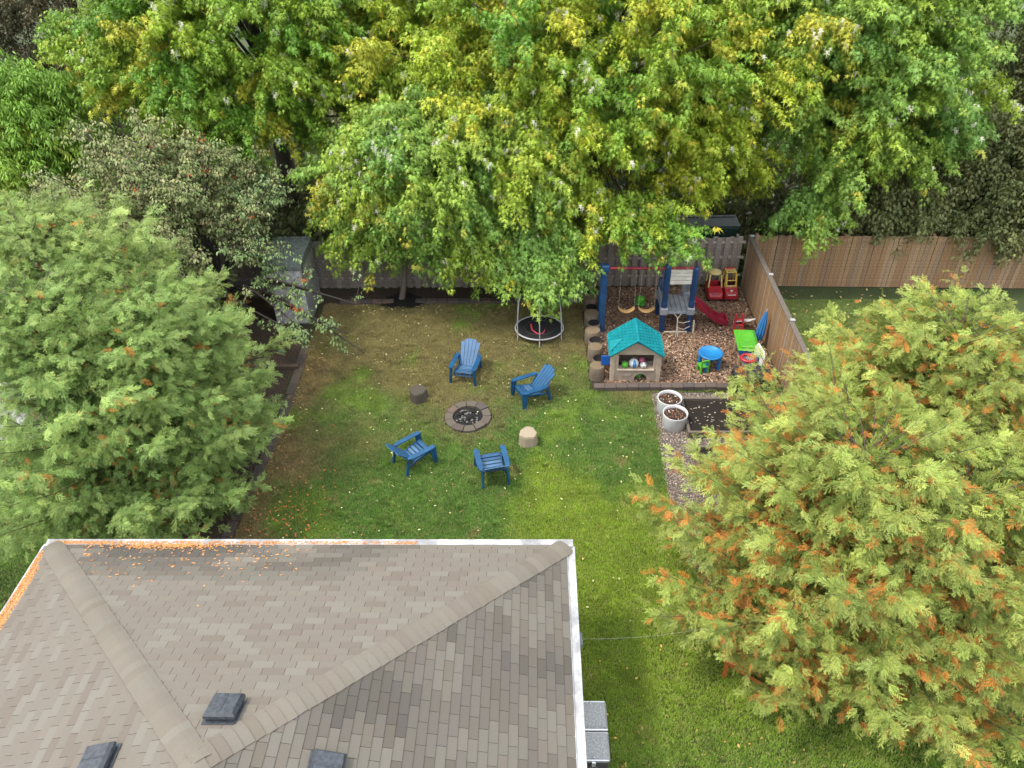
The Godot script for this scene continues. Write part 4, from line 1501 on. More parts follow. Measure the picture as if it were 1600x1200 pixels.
func toy_car(label: String, kind: String, at: Vector3) -> void:
	var t := thing("toy_car", label, "toy car", at, rf(-0.04, 0.04), "ride-on toy cars by the old fence")
	var red: Material = mats["toy_red"]
	var yel: Material = mats["pale_yellow"] if kind == "r" else mats["toy_yellow"]
	var w := 0.235 if kind == "r" else 0.205
	# body in rounded layers
	var prof := [[-0.36, 0.12, 0.30], [-0.30, 0.10, 0.44], [0.05, 0.10, 0.44], [0.16, 0.10, 0.40], [0.34, 0.11, 0.34], [0.41, 0.16, 0.24]] if kind == "r" else [[-0.36, 0.12, 0.34], [-0.30, 0.10, 0.5], [0.14, 0.10, 0.5], [0.20, 0.10, 0.44], [0.33, 0.11, 0.38], [0.40, 0.16, 0.28]]
	var b := Shape.new()
	var rings := []
	for p in prof:
		var k := 0.8 if p == prof[0] or p == prof[-1] else 1.0
		var ww := w * k
		rings.append([Vector3(-ww, p[1], p[0]), Vector3(-ww * 1.03, p[1] * 0.5 + p[2] * 0.5, p[0]), Vector3(-ww * 0.92, p[2], p[0]), Vector3(ww * 0.92, p[2], p[0]), Vector3(ww * 1.03, p[1] * 0.5 + p[2] * 0.5, p[0]), Vector3(ww, p[1], p[0])])
	for i in rings.size() - 1:
		for k in 6:
			if i == 1 and k == 2:
				continue
			var k2 := (k + 1) % 6
			b.face([rings[i][k], rings[i + 1][k], rings[i + 1][k2], rings[i][k2]], Vector3(0, 0.25, (prof[i][0] + prof[i + 1][0]) / 2))
	b.face(rings[0], Vector3(0, 0.25, 0))
	b.face(rings[-1], Vector3(0, 0.25, 0))
	build("body", b, red, t)
	var ins := Shape.new()
	ins.box(Vector3(0, 0.26, -0.12), Vector3(w * 1.5, 0.04, 0.28), 0.01)
	ins.box(Vector3(0, 0.36, -0.24), Vector3(w * 1.5, 0.22, 0.06), 0.02, Basis(Vector3.RIGHT, -0.2))
	build("seat", ins, red if kind == "r" else mats["dark_inside"], t)
	var hgt := 0.84 if kind == "r" else 0.88
	for sx in [-1, 1]:
		for z in [[0.06, 0.0], [-0.31, -0.28]]:
			var s := Shape.new()
			s.bar(Vector3(sx * w * 0.9, 0.40, z[0] + (0.05 if z[0] > 0 else 0.0)), Vector3(sx * w * 0.72, hgt - 0.03, z[1] - 0.02), 0.05, 0.06, 0.018)
			build("roof_pillar", s, yel, t)
	var r := Shape.new()
	if kind == "r":
		r.ball(Vector3(w * 0.86, 0.06, 0.21), Transform3D(Basis(), Vector3(0, hgt - 0.01, -0.15)), 18, 8)
	else:
		r.box(Vector3(0, hgt, -0.05), Vector3(w * 1.6, 0.05, 0.05), 0.02)
		r.box(Vector3(0, hgt, -0.18), Vector3(w * 1.5, 0.04, 0.05), 0.02)
		for sx in [-1, 1]:
			r.box(Vector3(sx * w * 0.68, hgt, -0.15), Vector3(0.06, 0.05, 0.30), 0.02)
			r.bar(Vector3(sx * w * 0.75, hgt - 0.02, 0.0), Vector3(sx * w * 0.72, 0.47, 0.17), 0.06, 0.05, 0.02)
		r.box(Vector3(0, 0.5, 0.16), Vector3(w * 1.7, 0.05, 0.06), 0.02)
		r.box(Vector3(0, 0.66, 0.09), Vector3(w * 1.5, 0.035, 0.04), 0.015)
	build("roof", r, yel, t)
	if kind == "y":
		var rr := Shape.new()
		rr.box(Vector3(0, hgt - 0.03, -0.31), Vector3(w * 1.75, 0.10, 0.12), 0.03)
		build("rear_panel", rr, red, t)
		var bd := Shape.new()
		bd.ball(Vector3(0.045, 0.02, 0.045), Transform3D(Basis(Vector3.RIGHT, 0.4), Vector3(0, 0.405, 0.29)), 12, 6)
		bd.box(Vector3(0, 0.31, 0.395), Vector3(w * 1.2, 0.025, 0.02), 0.006, Basis(Vector3.RIGHT, -0.5))
		build("badge", bd, mats["white_plastic"], t)
	else:
		var gr := Shape.new()
		gr.box(Vector3(0, 0.33, 0.35), Vector3(w * 1.1, 0.02, 0.06), 0.008, Basis(Vector3.RIGHT, 0.6))
		build("grille", gr, mats["slide_red"], t)
	var sw := Shape.new()
	var rg := ring_pts(0.075, 0.075, 14)
	var tilt := Transform3D(Basis(Vector3.RIGHT, -0.6 + PI / 2 * 0.0), Vector3(0, 0.46, 0.03))
	for i in rg.size():
		rg[i] = tilt * rg[i]
	sw.tube(rg, [0.012], 6, false)
	build("steering_wheel", sw, mats["toy_black"], t)
	for sx in [-1, 1]:
		for z in [-0.24, 0.26]:
			var s := Shape.new()
			s.lathe([[0.0, -0.035], [0.075, -0.035], [0.085, -0.02], [0.085, 0.02], [0.075, 0.035], [0.0, 0.035]], 16, Transform3D(Basis(Vector3.FORWARD, PI / 2), Vector3(sx * (w - 0.02), 0.085, z)))
			build("wheel", s, mats["toy_black"], t)

# ---------------------------------------------------------------- other things in the yard
func make_yard_things() -> void:
	# trampoline
	var t := thing("trampoline", "small black round trampoline with a white tube frame and tall poles", "trampoline", Vector3(0.15, 0, -19.72))
	var f := Shape.new()
	f.tube(ring_pts(0.72, 0.66, 40, 0.25), [0.024], 8, false)
	build("frame", f, mats["white_tube"], t)
	var m := Shape.new()
	var rp := ring_pts(0.70, 0.64, 40, 0.245)
	for i in 40:
		m.tri(Vector3(0, 0.225, 0), rp[i], rp[i + 1], 1)
	build("mat", m, mats["tramp_mat"], t)
	var inner := Shape.new()
	var ir := ring_pts(0.45, 0.40, 32, 0.25)
	inner.tube(ir, [0.008], 5, false)
	build("seam", inner, mats["dark_metal"], t)
	for i in 6:
		var a := TAU * i / 6 + 0.52
		var p := Vector3(cos(a) * 0.73, 0, sin(a) * 0.67)
		var s := Shape.new()
		s.tube([p * 1.05, p * 1.02 + Vector3(0, 0.16, 0), p + Vector3(0, 0.26, 0)], [0.019], 7)
		build("leg", s, mats["white_tube"], t)
		var q := Shape.new()
		q.tube([p * 1.02 + Vector3(0, 0.2, 0), p * 1.03 + Vector3(0, 0.7, 0), p * 0.94 + Vector3(0, 1.35, 0), p * 0.86 + Vector3(0, 1.6, 0)], [0.015], 7)
		build("pole", q, mats["white_tube"], t)
	var h := Shape.new()
	h.tube([Vector3(-0.20, 0.30, -0.1), Vector3(-0.17, 0.27, 0.15), Vector3(-0.02, 0.26, 0.34), Vector3(0.16, 0.26, 0.33), Vector3(0.22, 0.28, 0.16)], [0.03, 0.028, 0.022, 0.018, 0.014], 8)
	tag(build("red_rope", h, mats["hose_pink"]), "pinkish red rope lying curled on the trampoline mat", "rope")
	get_node("red_rope").position = Vector3(0.10, 0, -19.72)
	# shed
	var sh := thing("garden_shed", "tall pale grey plastic garden shed under the apple branches", "shed", Vector3(-7.48, 0, -20.35))
	var b := Shape.new()
	for s in [-1, 1]:
		b.box(Vector3(s * 0.52, 0.98, -0.78), Vector3(0.05, 1.96, 1.46), 0.01)
	b.box(Vector3(0, 0.98, -1.5), Vector3(1.09, 1.96, 0.05), 0.01)
	b.box(Vector3(0, 0.04, -0.78), Vector3(1.09, 0.08, 1.5), 0.01)
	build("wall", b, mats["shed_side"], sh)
	for s in [-1, 1]:
		var d := Shape.new()
		d.box(Vector3(s * 0.266, 0.99, -0.02), Vector3(0.52, 1.86, 0.05), 0.012)
		var dr := build("door", d, mats["shed_wall"], sh)
		for y in [0.5, 1.45]:
			var q := Shape.new()
			q.box(Vector3(s * 0.266, y, 0.01), Vector3(0.40, 0.78, 0.012), 0.005)
			build("door_panel", q, mats["shed_wall"], dr)
		var hd := Shape.new()
		hd.box(Vector3(s * 0.06, 1.0, 0.03), Vector3(0.03, 0.16, 0.03), 0.008)
		build("handle", hd, mats["dark_metal"], dr)
	var r := Shape.new()
	var pts := [[0.06, 1.94], [0.02, 2.04], [-0.5, 2.20], [-1.55, 2.24], [-1.58, 1.94]]
	for i in pts.size() - 1:
		r.quad(Vector3(-0.58, pts[i][1], pts[i][0]), Vector3(0.58, pts[i][1], pts[i][0]), Vector3(0.58, pts[i + 1][1], pts[i + 1][0]), Vector3(-0.58, pts[i + 1][1], pts[i + 1][0]))
	for s in [-0.58, 0.58]:
		var q := []
		for p in pts:
			q.append(Vector3(s, p[1], p[0]))
		r.face(q, Vector3(0, 2, -0.7))
	r.face([Vector3(-0.58, 1.94, 0.06), Vector3(0.58, 1.94, 0.06), Vector3(0.58, 1.94, -1.58), Vector3(-0.58, 1.94, -1.58)], Vector3(0, 2.1, -0.7))
	var ro := build("roof", r, mats["shed_roof"], sh)
	for i in 5:
		var q := Shape.new()
		q.box(Vector3(-0.4 + i * 0.2, 2.255, -1.46), Vector3(0.10, 0.05, 0.12), 0.02)
		build("rib", q, mats["shed_roof"], ro)
	# metal chest beside the house wall
	var g := thing("metal_chest", "weathered grey metal chest with two lid halves beside the house gutter", "storage chest", Vector3(0.91, 0, -6.72))
	var bd := Shape.new()
	bd.box(Vector3(0, 0.50, 0), Vector3(0.50, 0.80, 0.98), 0.02)
	bd.box(Vector3(0, 0.05, 0), Vector3(0.44, 0.1, 0.9), 0.01)
	build("body", bd, mats["dark_metal"], g)
	for i in 2:
		var l := Shape.new()
		var z: float = [-0.265, 0.255][i]
		l.box(Vector3(0, 0.945, z), Vector3(0.53, 0.09, 0.50), 0.025)
		l.box(Vector3(0, 0.993, z), Vector3(0.45, 0.012, 0.42), 0.005)
		var lid := build("lid", l, mats["galvanised"], g)
		var tr := Shape.new()
		tr.box(Vector3(0, 0.98, z + [-0.24, 0.24][i]), Vector3(0.50, 0.03, 0.025), 0.01)
		build("lid_edge", tr, mats["bright_metal"], lid)
		for q in [[0.0, 0.20], [0.16, 0.12]]:
			var sc := Shape.new()
			sc.lathe([[0.016, 0.0], [0.014, 0.012], [0.0, 0.014]], 10, Transform3D(Basis(), Vector3(q[0], 1.0, z + q[1] * (1 if i else -1))))
			build("bolt", sc, mats["bright_metal"], lid)
	var se := Shape.new()
	se.box(Vector3(0, 0.995, -0.005), Vector3(0.53, 0.03, 0.03), 0.008)
	se.box(Vector3(0, 0.985, 0.045), Vector3(0.51, 0.024, 0.016), 0.006)
	build("hinge", se, mats["bright_metal"], g)
	var la := Shape.new()
	la.box(Vector3(0, 0.90, 0.52), Vector3(0.07, 0.14, 0.03), 0.008)
	la.tube([Vector3(-0.05, 0.85, 0.55), Vector3(-0.06, 0.80, 0.57), Vector3(0.06, 0.80, 0.57), Vector3(0.05, 0.85, 0.55)], [0.01], 6)
	build("latch", la, mats["bright_metal"], g)
	# orange wooden bench under the cedar
	var o := thing("orange_chair", "orange stained wooden chair half hidden beneath the cedar branches", "chair", Vector3(3.85, 0, -8.5), deg_to_rad(250))
	for i in 5:
		var s := Shape.new()
		s.box(Vector3(0, 0.40 - 0.02 * i, 0.22 - i * 0.1), Vector3(0.52, 0.022, 0.085), 0.005)
		build("seat_slat", s, mats["orange_wood"], o)
		var k := Shape.new()
		k.bar(Vector3(-0.2 + i * 0.1, 0.32, -0.25), Vector3(-0.23 + i * 0.115, 1.0 - absf(i - 2) * 0.03, -0.55), 0.085, 0.02, 0.005)
		build("back_slat", k, mats["orange_wood"], o)
	for sx in [-1, 1]:
		var a := Shape.new()
		a.box(Vector3(sx * 0.33, 0.60, -0.02), Vector3(0.13, 0.024, 0.72), 0.008)
		build("armrest", a, mats["orange_wood"], o)
		var l := Shape.new()
		l.bar(Vector3(sx * 0.30, 0, 0.26), Vector3(sx * 0.30, 0.59, 0.26), 0.03, 0.09, 0.005)
		build("front_leg", l, mats["orange_wood"], o)
		var q := Shape.new()
		q.bar(Vector3(sx * 0.27, 0.0, -0.62), Vector3(sx * 0.27, 0.40, 0.24), 0.025, 0.09, 0.005)
		q.bar(Vector3(sx * 0.27, 0.3, -0.33), Vector3(sx * 0.3, 0.59, -0.33), 0.03, 0.06, 0.005)
		build("rear_leg", q, mats["orange_wood"], o)
	# neighbour's things
	var gb := thing("green_container", "dark green container with a pale rear rim behind the old fence", "container", Vector3(5.95, 0, -24.5))
	var gs := Shape.new()
	gs.box(Vector3(0, 0.64, 0), Vector3(1.9, 1.28, 0.8), 0.03)
	for i in 6:
		gs.box(Vector3(-0.8 + i * 0.32, 0.64, 0.41), Vector3(0.08, 1.1, 0.05), 0.015)
	build("body", gs, mats["green_box"], gb)
	var gl := Shape.new()
	gl.box(Vector3(0, 1.30, -0.03), Vector3(1.96, 0.05, 0.84), 0.02)
	build("lid", gl, mats["green_box"], gb)
	var gr := Shape.new()
	gr.box(Vector3(0, 1.335, -0.38), Vector3(1.9, 0.03, 0.08), 0.01)
	build("rim", gr, mats["pale_roof"], gb)
	var nr := thing("neighbour_shed", "pale grey flat-roofed outbuilding behind the apple tree", "shed", Vector3(-13.4, 0, -19.8))
	var nw := Shape.new()
	nw.box(Vector3(0, 1.0, 0), Vector3(3.4, 2.0, 4.6), 0.01)
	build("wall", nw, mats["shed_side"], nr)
	var nt := Shape.new()
	for i in 9:
		nt.box(Vector3(-1.6 + i * 0.4, 2.06, 0), Vector3(0.385, 0.06, 4.9), 0.01)
	build("roof", nt, mats["pale_roof"], nr)
	var bk := thing("white_rail", "white metal rail standing beside the grey side fence", "rail", Vector3(-9.95, 0, -21.3))
	for y in [0.5, 0.9]:
		var s := Shape.new()
		s.tube([Vector3(0, y, -0.35), Vector3(0, y, 0.35)], [0.018], 7)
		build("bar", s, mats["white_tube"], bk)
	for z in [-0.35, 0.35]:
		var s := Shape.new()
		s.tube([Vector3(0, 0, z), Vector3(0, 0.92, z)], [0.018], 7)
		build("post", s, mats["white_tube"], bk)
	var ms := Shape.new()
	for i in 4:
		ms.lathe([[0.0, 0.0], [0.10, 0.0], [0.115, 0.06], [0.115, 0.14], [0.10, 0.17], [0.0, 0.17]], 14, Transform3D(Basis(), Vector3(0.03 * sin(i * 2.0), i * 0.165, 0)))
	var mb := build("stacked_pots", ms, mats["galvanised"])
	mb.position = Vector3(1.42, 0, -22.1)
	tag(mb, "stack of silvery pots at the end of the log border by the old fence", "pots")
	var ps := Shape.new()
	ps.box(Vector3(1.25, 0.05, -21.62), Vector3(0.4, 0.1, 0.3), 0.02)
	tag(build("paving_stone", ps, mats["patio"]), "pale paving stone at the end of the back bed edging", "stone")
	var bm := Shape.new()
	var n := 18
	for k in n:
		var a0 := TAU * k / n
		var a1 := TAU * (k + 1) / n
		var r0 := 0.62 + 0.10 * sin(a0 * 3.0) + 0.05 * sin(a0 * 7.0)
		var r1 := 0.62 + 0.10 * sin(a1 * 3.0) + 0.05 * sin(a1 * 7.0)
		var q0 := Vector3(cos(a0) * r0 * 1.3, 0.01, sin(a0) * r0 * 0.85)
		var q1 := Vector3(cos(a1) * r1 * 1.3, 0.01, sin(a1) * r1 * 0.85)
		var i0 := q0 * 0.6 + Vector3(0, 0.07, 0)
		var i1 := q1 * 0.6 + Vector3(0, 0.07, 0)
		bm.quad(q0, q1, i1, i0, 1)
		bm.tri(i0, i1, Vector3(0, 0.12, 0), 1)
	var bmo := build("mulch_mound", bm, mats["black_mulch"])
	bmo.position = Vector3(-4.25, 0, -21.62)
	struct(bmo, "black mulch mound round the foot of the young maple")
	var cl := Shape.new()
	var path := []
	for i in 13:
		var u := i / 12.0
		path.append(Vector3(0.72, 2.2, -7.62).lerp(Vector3(4.9, 2.5, -8.3), u) - Vector3(0, 0.35 * 4 * u * (1 - u), 0))
	cl.tube(path, [0.0011], 5)
	tag(build("washing_line", cl, mats["white_tube"]), "thin pale washing line from the house gutter to the cedar", "line")

# ---------------------------------------------------------------- leaves
# points of a lobed leaf one unit long, in its own plane
func leaf_into(v: PackedVector3Array, c: PackedColorArray, xf: Transform3D, outline: Array, col: Color, fold: float, curl: float) -> void:
	var pt := func(q: Vector2) -> Vector3: return xf * Vector3(q.x, q.y, absf(q.x) * fold - q.y * q.y * curl)
	var mid := Vector2(0, 0.32)
	for i in outline.size():
		for q in [mid, outline[i], outline[(i + 1) % outline.size()]]:
			v.append(pt.call(q))
			c.append(col)

func leaf_cluster(outline: Array, count: int, size: float, spread: float, hang: float, seed_: int, pale := 0.0) -> ArrayMesh:
	var r := RandomNumberGenerator.new()
	r.seed = seed_
	var v := PackedVector3Array()
	var c := PackedColorArray()
	for i in count:
		var az := TAU * i / count * 2.6 + r.randf_range(-0.5, 0.5)
		var out := Vector3(cos(az), 0, sin(az))
		var tip := (out * r.randf_range(0.35, 1.0) + Vector3.DOWN * r.randf_range(hang * 0.4, hang * 1.3)).normalized()
		var side := tip.cross(Vector3.UP).normalized()
		side = side.rotated(tip, r.randf_range(-0.6, 0.6))
		var nrm := side.cross(tip)
		var s := size * r.randf_range(0.7, 1.15)
		var at := out * r.randf_range(0.1, 0.9) * spread + Vector3(0, r.randf_range(-0.8, 0.6) * spread, 0)
		var k := r.randf_range(0.62, 0.86)
		var col := Color(k, k, k)
		if r.randf() < pale:
			col = Color(1.0, 0.92, 1.0)
		leaf_into(v, c, Transform3D(Basis(side * s, tip * s, nrm * s), at), outline, col, 0.18, 0.22)
	return raw_mesh(v, c)

func raw_mesh(v: PackedVector3Array, c: PackedColorArray) -> ArrayMesh:
	var a := []
	a.resize(Mesh.ARRAY_MAX)
	a[Mesh.ARRAY_VERTEX] = v
	a[Mesh.ARRAY_COLOR] = c
	var m := ArrayMesh.new()
	m.add_surface_from_arrays(Mesh.PRIMITIVE_TRIANGLES, a)
	return m

func mirrored(right_half: Array) -> Array:
	var out := []
	for q in right_half:
		out.append(Vector2(q[0], q[1]))
	for i in range(right_half.size() - 2, 0, -1):
		out.append(Vector2(-right_half[i][0], right_half[i][1]))
	return out

# a flat scaly spray of cedar foliage along +y, in the x-y plane
func cedar_spray(seed_: int) -> ArrayMesh:
	var r := RandomNumberGenerator.new()
	r.seed = seed_
	var v := PackedVector3Array()
	var c := PackedColorArray()
	var add := func(p: Vector3, q: Vector3, w: float, col: float) -> void:
		var d := (q - p).normalized()
		var s := d.cross(Vector3(0, 0, 1)).normalized() * w
		for e in [p - s, p + s * 0.8, q]:
			v.append(e)
			c.append(grey(col))
	add.call(Vector3.ZERO, Vector3(0, 0.95, -0.10), 0.016, 0.55)
	var n := 8
	for i in n:
		var t := 0.08 + 0.86 * i / n
		for sd in [-1.0, 1.0]:
			if r.randf() < 0.12:
				continue
			var l := 0.46 * (1.0 - t * 0.6) * r.randf_range(0.6, 1.2)
			var a := r.randf_range(0.45, 0.85)
			var p := Vector3(0, t, -0.10 * t)
			var d := Vector3(sin(a) * sd, cos(a), r.randf_range(-0.5, 0.2)).normalized()
			add.call(p, p + d * l, 0.016, 0.68)
			for k in 3:
				var u := 0.30 + 0.26 * k
				for s2 in [-1.0, 1.0]:
					if r.randf() < 0.30:
						continue
					var d2: Vector3 = d.rotated(Vector3(0, 0, 1), s2 * r.randf_range(0.4, 0.75)) + Vector3(0, 0, r.randf_range(-0.4, 0.2))
					add.call(p + d * l * u, p + d * l * u + d2 * l * 0.42 * r.randf_range(0.7, 1.3), 0.019, r.randf_range(0.72, 1.0))
	return raw_mesh(v, c)

# ---------------------------------------------------------------- trees
func broadleaf(called: String, label: String, foot: Vector3, trunk_r: float, trunk_h: float, centre: Vector3, radii: Vector3, sprays: int, spray_len: float, twigs: int, step: float, kinds: Array, tint: Callable, bark: Material, droop := 0.7, extra := [], gild := 0.0, pale: Mesh = null) -> void:
	var t := thing(called, label, "tree", foot)
	var tr := Shape.new()
	var fork := Vector3((centre.x - foot.x) * 0.15, trunk_h, (centre.z - foot.z) * 0.15)
	tr.tube([Vector3.ZERO, fork * 0.35 + Vector3(0.03, 0, 0.02), fork, fork.lerp(centre - foot, 0.6)], [trunk_r * 1.3, trunk_r, trunk_r * 0.85, trunk_r * 0.4], 12)
	build("trunk", tr, bark, t)
	var limbs := Shape.new()
	var sets := []
	for k in kinds.size():
		sets.append([[], PackedColorArray()])
	var pale_xf := []
	var pale_col := PackedColorArray()
	var spots := []
	for i in sprays:
		var y := 1.0 - 2.0 * (i + 0.5) / sprays
		if y < -0.80:
			continue
		var a := i * 2.39996 + rf(-0.3, 0.3)
		var rr := sqrt(1.0 - y * y)
		var dir := Vector3(cos(a) * rr, y, sin(a) * rr)
		if dir.z < -0.45 and rng.randf() < 0.6:
			continue
		var lump := 0.86 + 0.22 * lump_noise.get_noise_3d(dir.x * 9.0 + centre.x, dir.y * 9.0, dir.z * 9.0 + centre.z)
		spots.append([dir * radii * lump * rf(0.78, 1.02), dir])
		if i % 2 == 0:
			spots.append([dir * radii * lump * rf(0.5, 0.7), dir])
	for e in extra:
		spots.append([e - centre, ((e - centre) / radii).normalized()])
	var idx := 0
	for sp in spots:
		var at: Vector3 = sp[0] + centre - foot
		var dir: Vector3 = sp[1]
		var o := Vector3(dir.x, dir.y * 0.5, dir.z).normalized()
		var start := at - o * spray_len * 0.6
		var base := fork.lerp(centre - foot, clampf(0.25 + dir.y * 0.5, 0.0, 0.75))
		if idx % 3 == 0:
			limbs.tube([base, base.lerp(start, 0.5) + Vector3(0, 0.4, 0), start], [trunk_r * 0.22, trunk_r * 0.10, 0.012], 5, false)
		var hue: Color = tint.call(dir, at + foot)
		var flip_share := 0.14 if rng.randf() < 0.2 else 0.006
		for w in twigs:
			var d := (o + Vector3(rf(-1, 1), rf(-0.55, 0.75), rf(-1, 1)) * 0.85).normalized()
			var l := spray_len * rf(0.65, 1.25)
			var n := maxi(2, int(l / step))
			var p0 := start + Vector3(rf(-0.25, 0.25), rf(-0.2, 0.25), rf(-0.25, 0.25)) * spray_len
			if idx % 3 == 0 and w % 3 == 0:
				limbs.tube([p0, p0 + d * l * 0.5 - Vector3(0, droop * l * 0.12, 0), p0 + d * l - Vector3(0, droop * l * 0.5, 0)], [0.012, 0.008, 0.004], 4, false)
			for k in n:
				var u := (k + 0.6) / n
				var p := p0 + d * l * u - Vector3(0, droop * l * u * u * 0.5, 0) + Vector3(rf(-1, 1), rf(-1, 1), rf(-1, 1)) * step * 0.5
				if p.y + foot.y < 0.5:
					continue
				var c := var_col(hue, 0.22)
				if pale and rng.randf() < flip_share:
					pale_xf.append(Transform3D(Basis(Vector3.UP, rf(0, TAU)).scaled(Vector3.ONE * rf(0.8, 1.2)), p + Vector3(0, 0.06, 0) + o * 0.10))
					pale_col.append(var_col(Color(0.95, 0.95, 0.74), 0.06))
				if gild > 0.0 and rng.randf() < gild * u:
					c = c.lerp(Color(0.78, 0.64, 0.07), rf(0.2, 0.8))
				var ki := rng.randi() % kinds.size()
				var tilt := Basis(Vector3(rf(-1, 1), 0, rf(-1, 1)).normalized(), rf(0.0, 0.45))
				var sc := rf(0.8, 1.2)
				sets[ki][0].append(Transform3D((tilt * Basis(Vector3.UP, rf(0, TAU))).scaled(Vector3(sc, sc, sc)), p))
				sets[ki][1].append(c)
		idx += 1
	build("limbs", limbs, bark, t)
	for k in kinds.size():
		scatter("crown", kinds[k], mats["leaf"], sets[k][0], sets[k][1], t)
	if pale:
		scatter("crown", pale, mats["leaf"], pale_xf, pale_col, t)

func cedar(called: String, label: String, foot: Vector3, height: float, radius: float, branches: int, stems: Array, kinds: Array, green_in: Color, green_out: Color, dead: float, seed_: int) -> void:
	rng.seed = seed_
	var t := thing(called, label, "tree", foot)
	var wood := Shape.new()
	var twigs := Shape.new()
	var sets := []
	for k in kinds.size():
		sets.append([[], PackedColorArray()])
	for s in stems:
		var lean: Vector3 = s[0]
		var hgt: float = height * s[1]
		var rad: float = radius * s[1]
		var path := []
		for i in 6:
			var u := i / 5.0
			path.append(Vector3(s[2].x, 0, s[2].z) + lean * u * u + Vector3(0.12 * sin(u * 5.0), hgt * u, 0.10 * cos(u * 4.0) - 0.10))
		wood.tube(path, [0.15 * s[1], 0.13 * s[1], 0.10, 0.07, 0.045, 0.012], 9)
		for b in branches:
			var u := 0.06 + 0.94 * pow((b + rng.randf()) / branches, 0.85)
			var seg := clampf(u * 5.0, 0.0, 4.999)
			var base: Vector3 = path[int(seg)].lerp(path[int(seg) + 1], seg - int(seg))
			var az := b * 2.39996 + rf(-0.4, 0.4)
			var out := Vector3(cos(az), 0, sin(az))
			var prof := pow(1.0 - u, 0.6) * (0.6 + 0.4 * smoothstep(0.0, 0.2, u))
			var l := rad * prof * rf(0.5, 1.14) + 0.3
			var rise := lerpf(0.05, 0.6, u) + rf(-0.12, 0.25)
			var sway := rf(-0.5, 0.5)
			var pos := func(q: float) -> Vector3: return base + out.rotated(Vector3.UP, sway * q) * l * q + Vector3(0, l * (rise * q + 0.22 * q * q - 0.18 * q * (1.0 - u)), 0)
			twigs.tube([base, pos.call(0.33), pos.call(0.66), pos.call(1.0)], [0.024 * (1 - u) + 0.010, 0.014, 0.009, 0.003], 5, false)
			var steps := maxi(3, int(l / 0.125))
			var bk := rf(0.72, 1.2)
			for k in steps:
				var q := 0.22 + 0.78 * (k + 0.5) / steps
				var c0: Vector3 = pos.call(q)
				var sd := 1.0 if k % 2 else -1.0
				var dirs := [out.rotated(Vector3.UP, sd * rf(0.5, 1.0)) + Vector3(0, rf(-0.15, 0.35), 0)]
				if q > 0.75:
					dirs.append(out + Vector3(rf(-0.3, 0.3), rf(0.0, 0.5), rf(-0.3, 0.3)))
				if rng.randf() < 0.7:
					dirs.append(out.rotated(Vector3.UP, -sd * rf(0.3, 1.1)) + Vector3(0, rf(0.1, 0.7), 0))
				var is_dead := rng.randf() < dead * (1.5 if q < 0.72 else 0.5) * (1.0 if u < 0.8 else 0.6)
				for d0 in dirs:
					var d: Vector3 = d0.normalized()
					var l2 := (0.24 + 0.55 * (1.0 - q) * minf(1.0, l / 2.0)) * rf(0.5, 1.25)
					for j in (2 if l2 < 0.3 else (3 if l2 < 0.5 else 4)):
						var p := c0 + d * l2 * (j / 2.0) + Vector3(rf(-1, 1), rf(-1, 1), rf(-1, 1)) * 0.06
						var axis := (d + Vector3(rf(-0.6, 0.6), rf(-0.6, 0.5), rf(-0.6, 0.6)) + Vector3(0, -0.12 * j, 0)).normalized()
						var nn := (Vector3.UP * 0.6 + out * rf(-0.2, 0.7) + Vector3(rf(-0.7, 0.7), 0, rf(-0.7, 0.7)))
						var x := axis.cross(nn).normalized()
						var z := x.cross(axis).normalized()
						var sc := rf(0.15, 0.33)
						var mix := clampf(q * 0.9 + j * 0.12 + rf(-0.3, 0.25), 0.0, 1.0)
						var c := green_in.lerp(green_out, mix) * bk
						if is_dead and rng.randf() < 0.62:
							c = Color(0.74, 0.29, 0.06).lerp(Color(0.46, 0.20, 0.06), rng.randf())
							sc *= 0.8
						var ki := rng.randi() % kinds.size()
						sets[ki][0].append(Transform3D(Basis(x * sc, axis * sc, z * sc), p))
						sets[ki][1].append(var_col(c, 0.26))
		for k in 90:
			var u := rf(0.74, 1.0)
			var seg := clampf(u * 5.0, 0.0, 4.999)
			var base: Vector3 = path[int(seg)].lerp(path[int(seg) + 1], seg - int(seg))
			var d := Vector3(rf(-1, 1), rf(0.2, 1.2), rf(-1, 1)).normalized()
			var x := d.cross(Vector3(rf(-1, 1), rf(-1, 1), 1.0)).normalized()
			var sc := rf(0.2, 0.38)
			var ki := rng.randi() % kinds.size()
			sets[ki][0].append(Transform3D(Basis(x * sc, d * sc, x.cross(d) * sc), base + d * rf(0.0, 0.45) * (1.3 - u)))
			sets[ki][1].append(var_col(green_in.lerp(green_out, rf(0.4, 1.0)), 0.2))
	build("trunk", wood, mats["bark_pale"], t)
	build("branches", twigs, mats["bark"], t)
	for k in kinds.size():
		scatter("crown", kinds[k], mats["cedar_leaf"], sets[k][0], sets[k][1], t)

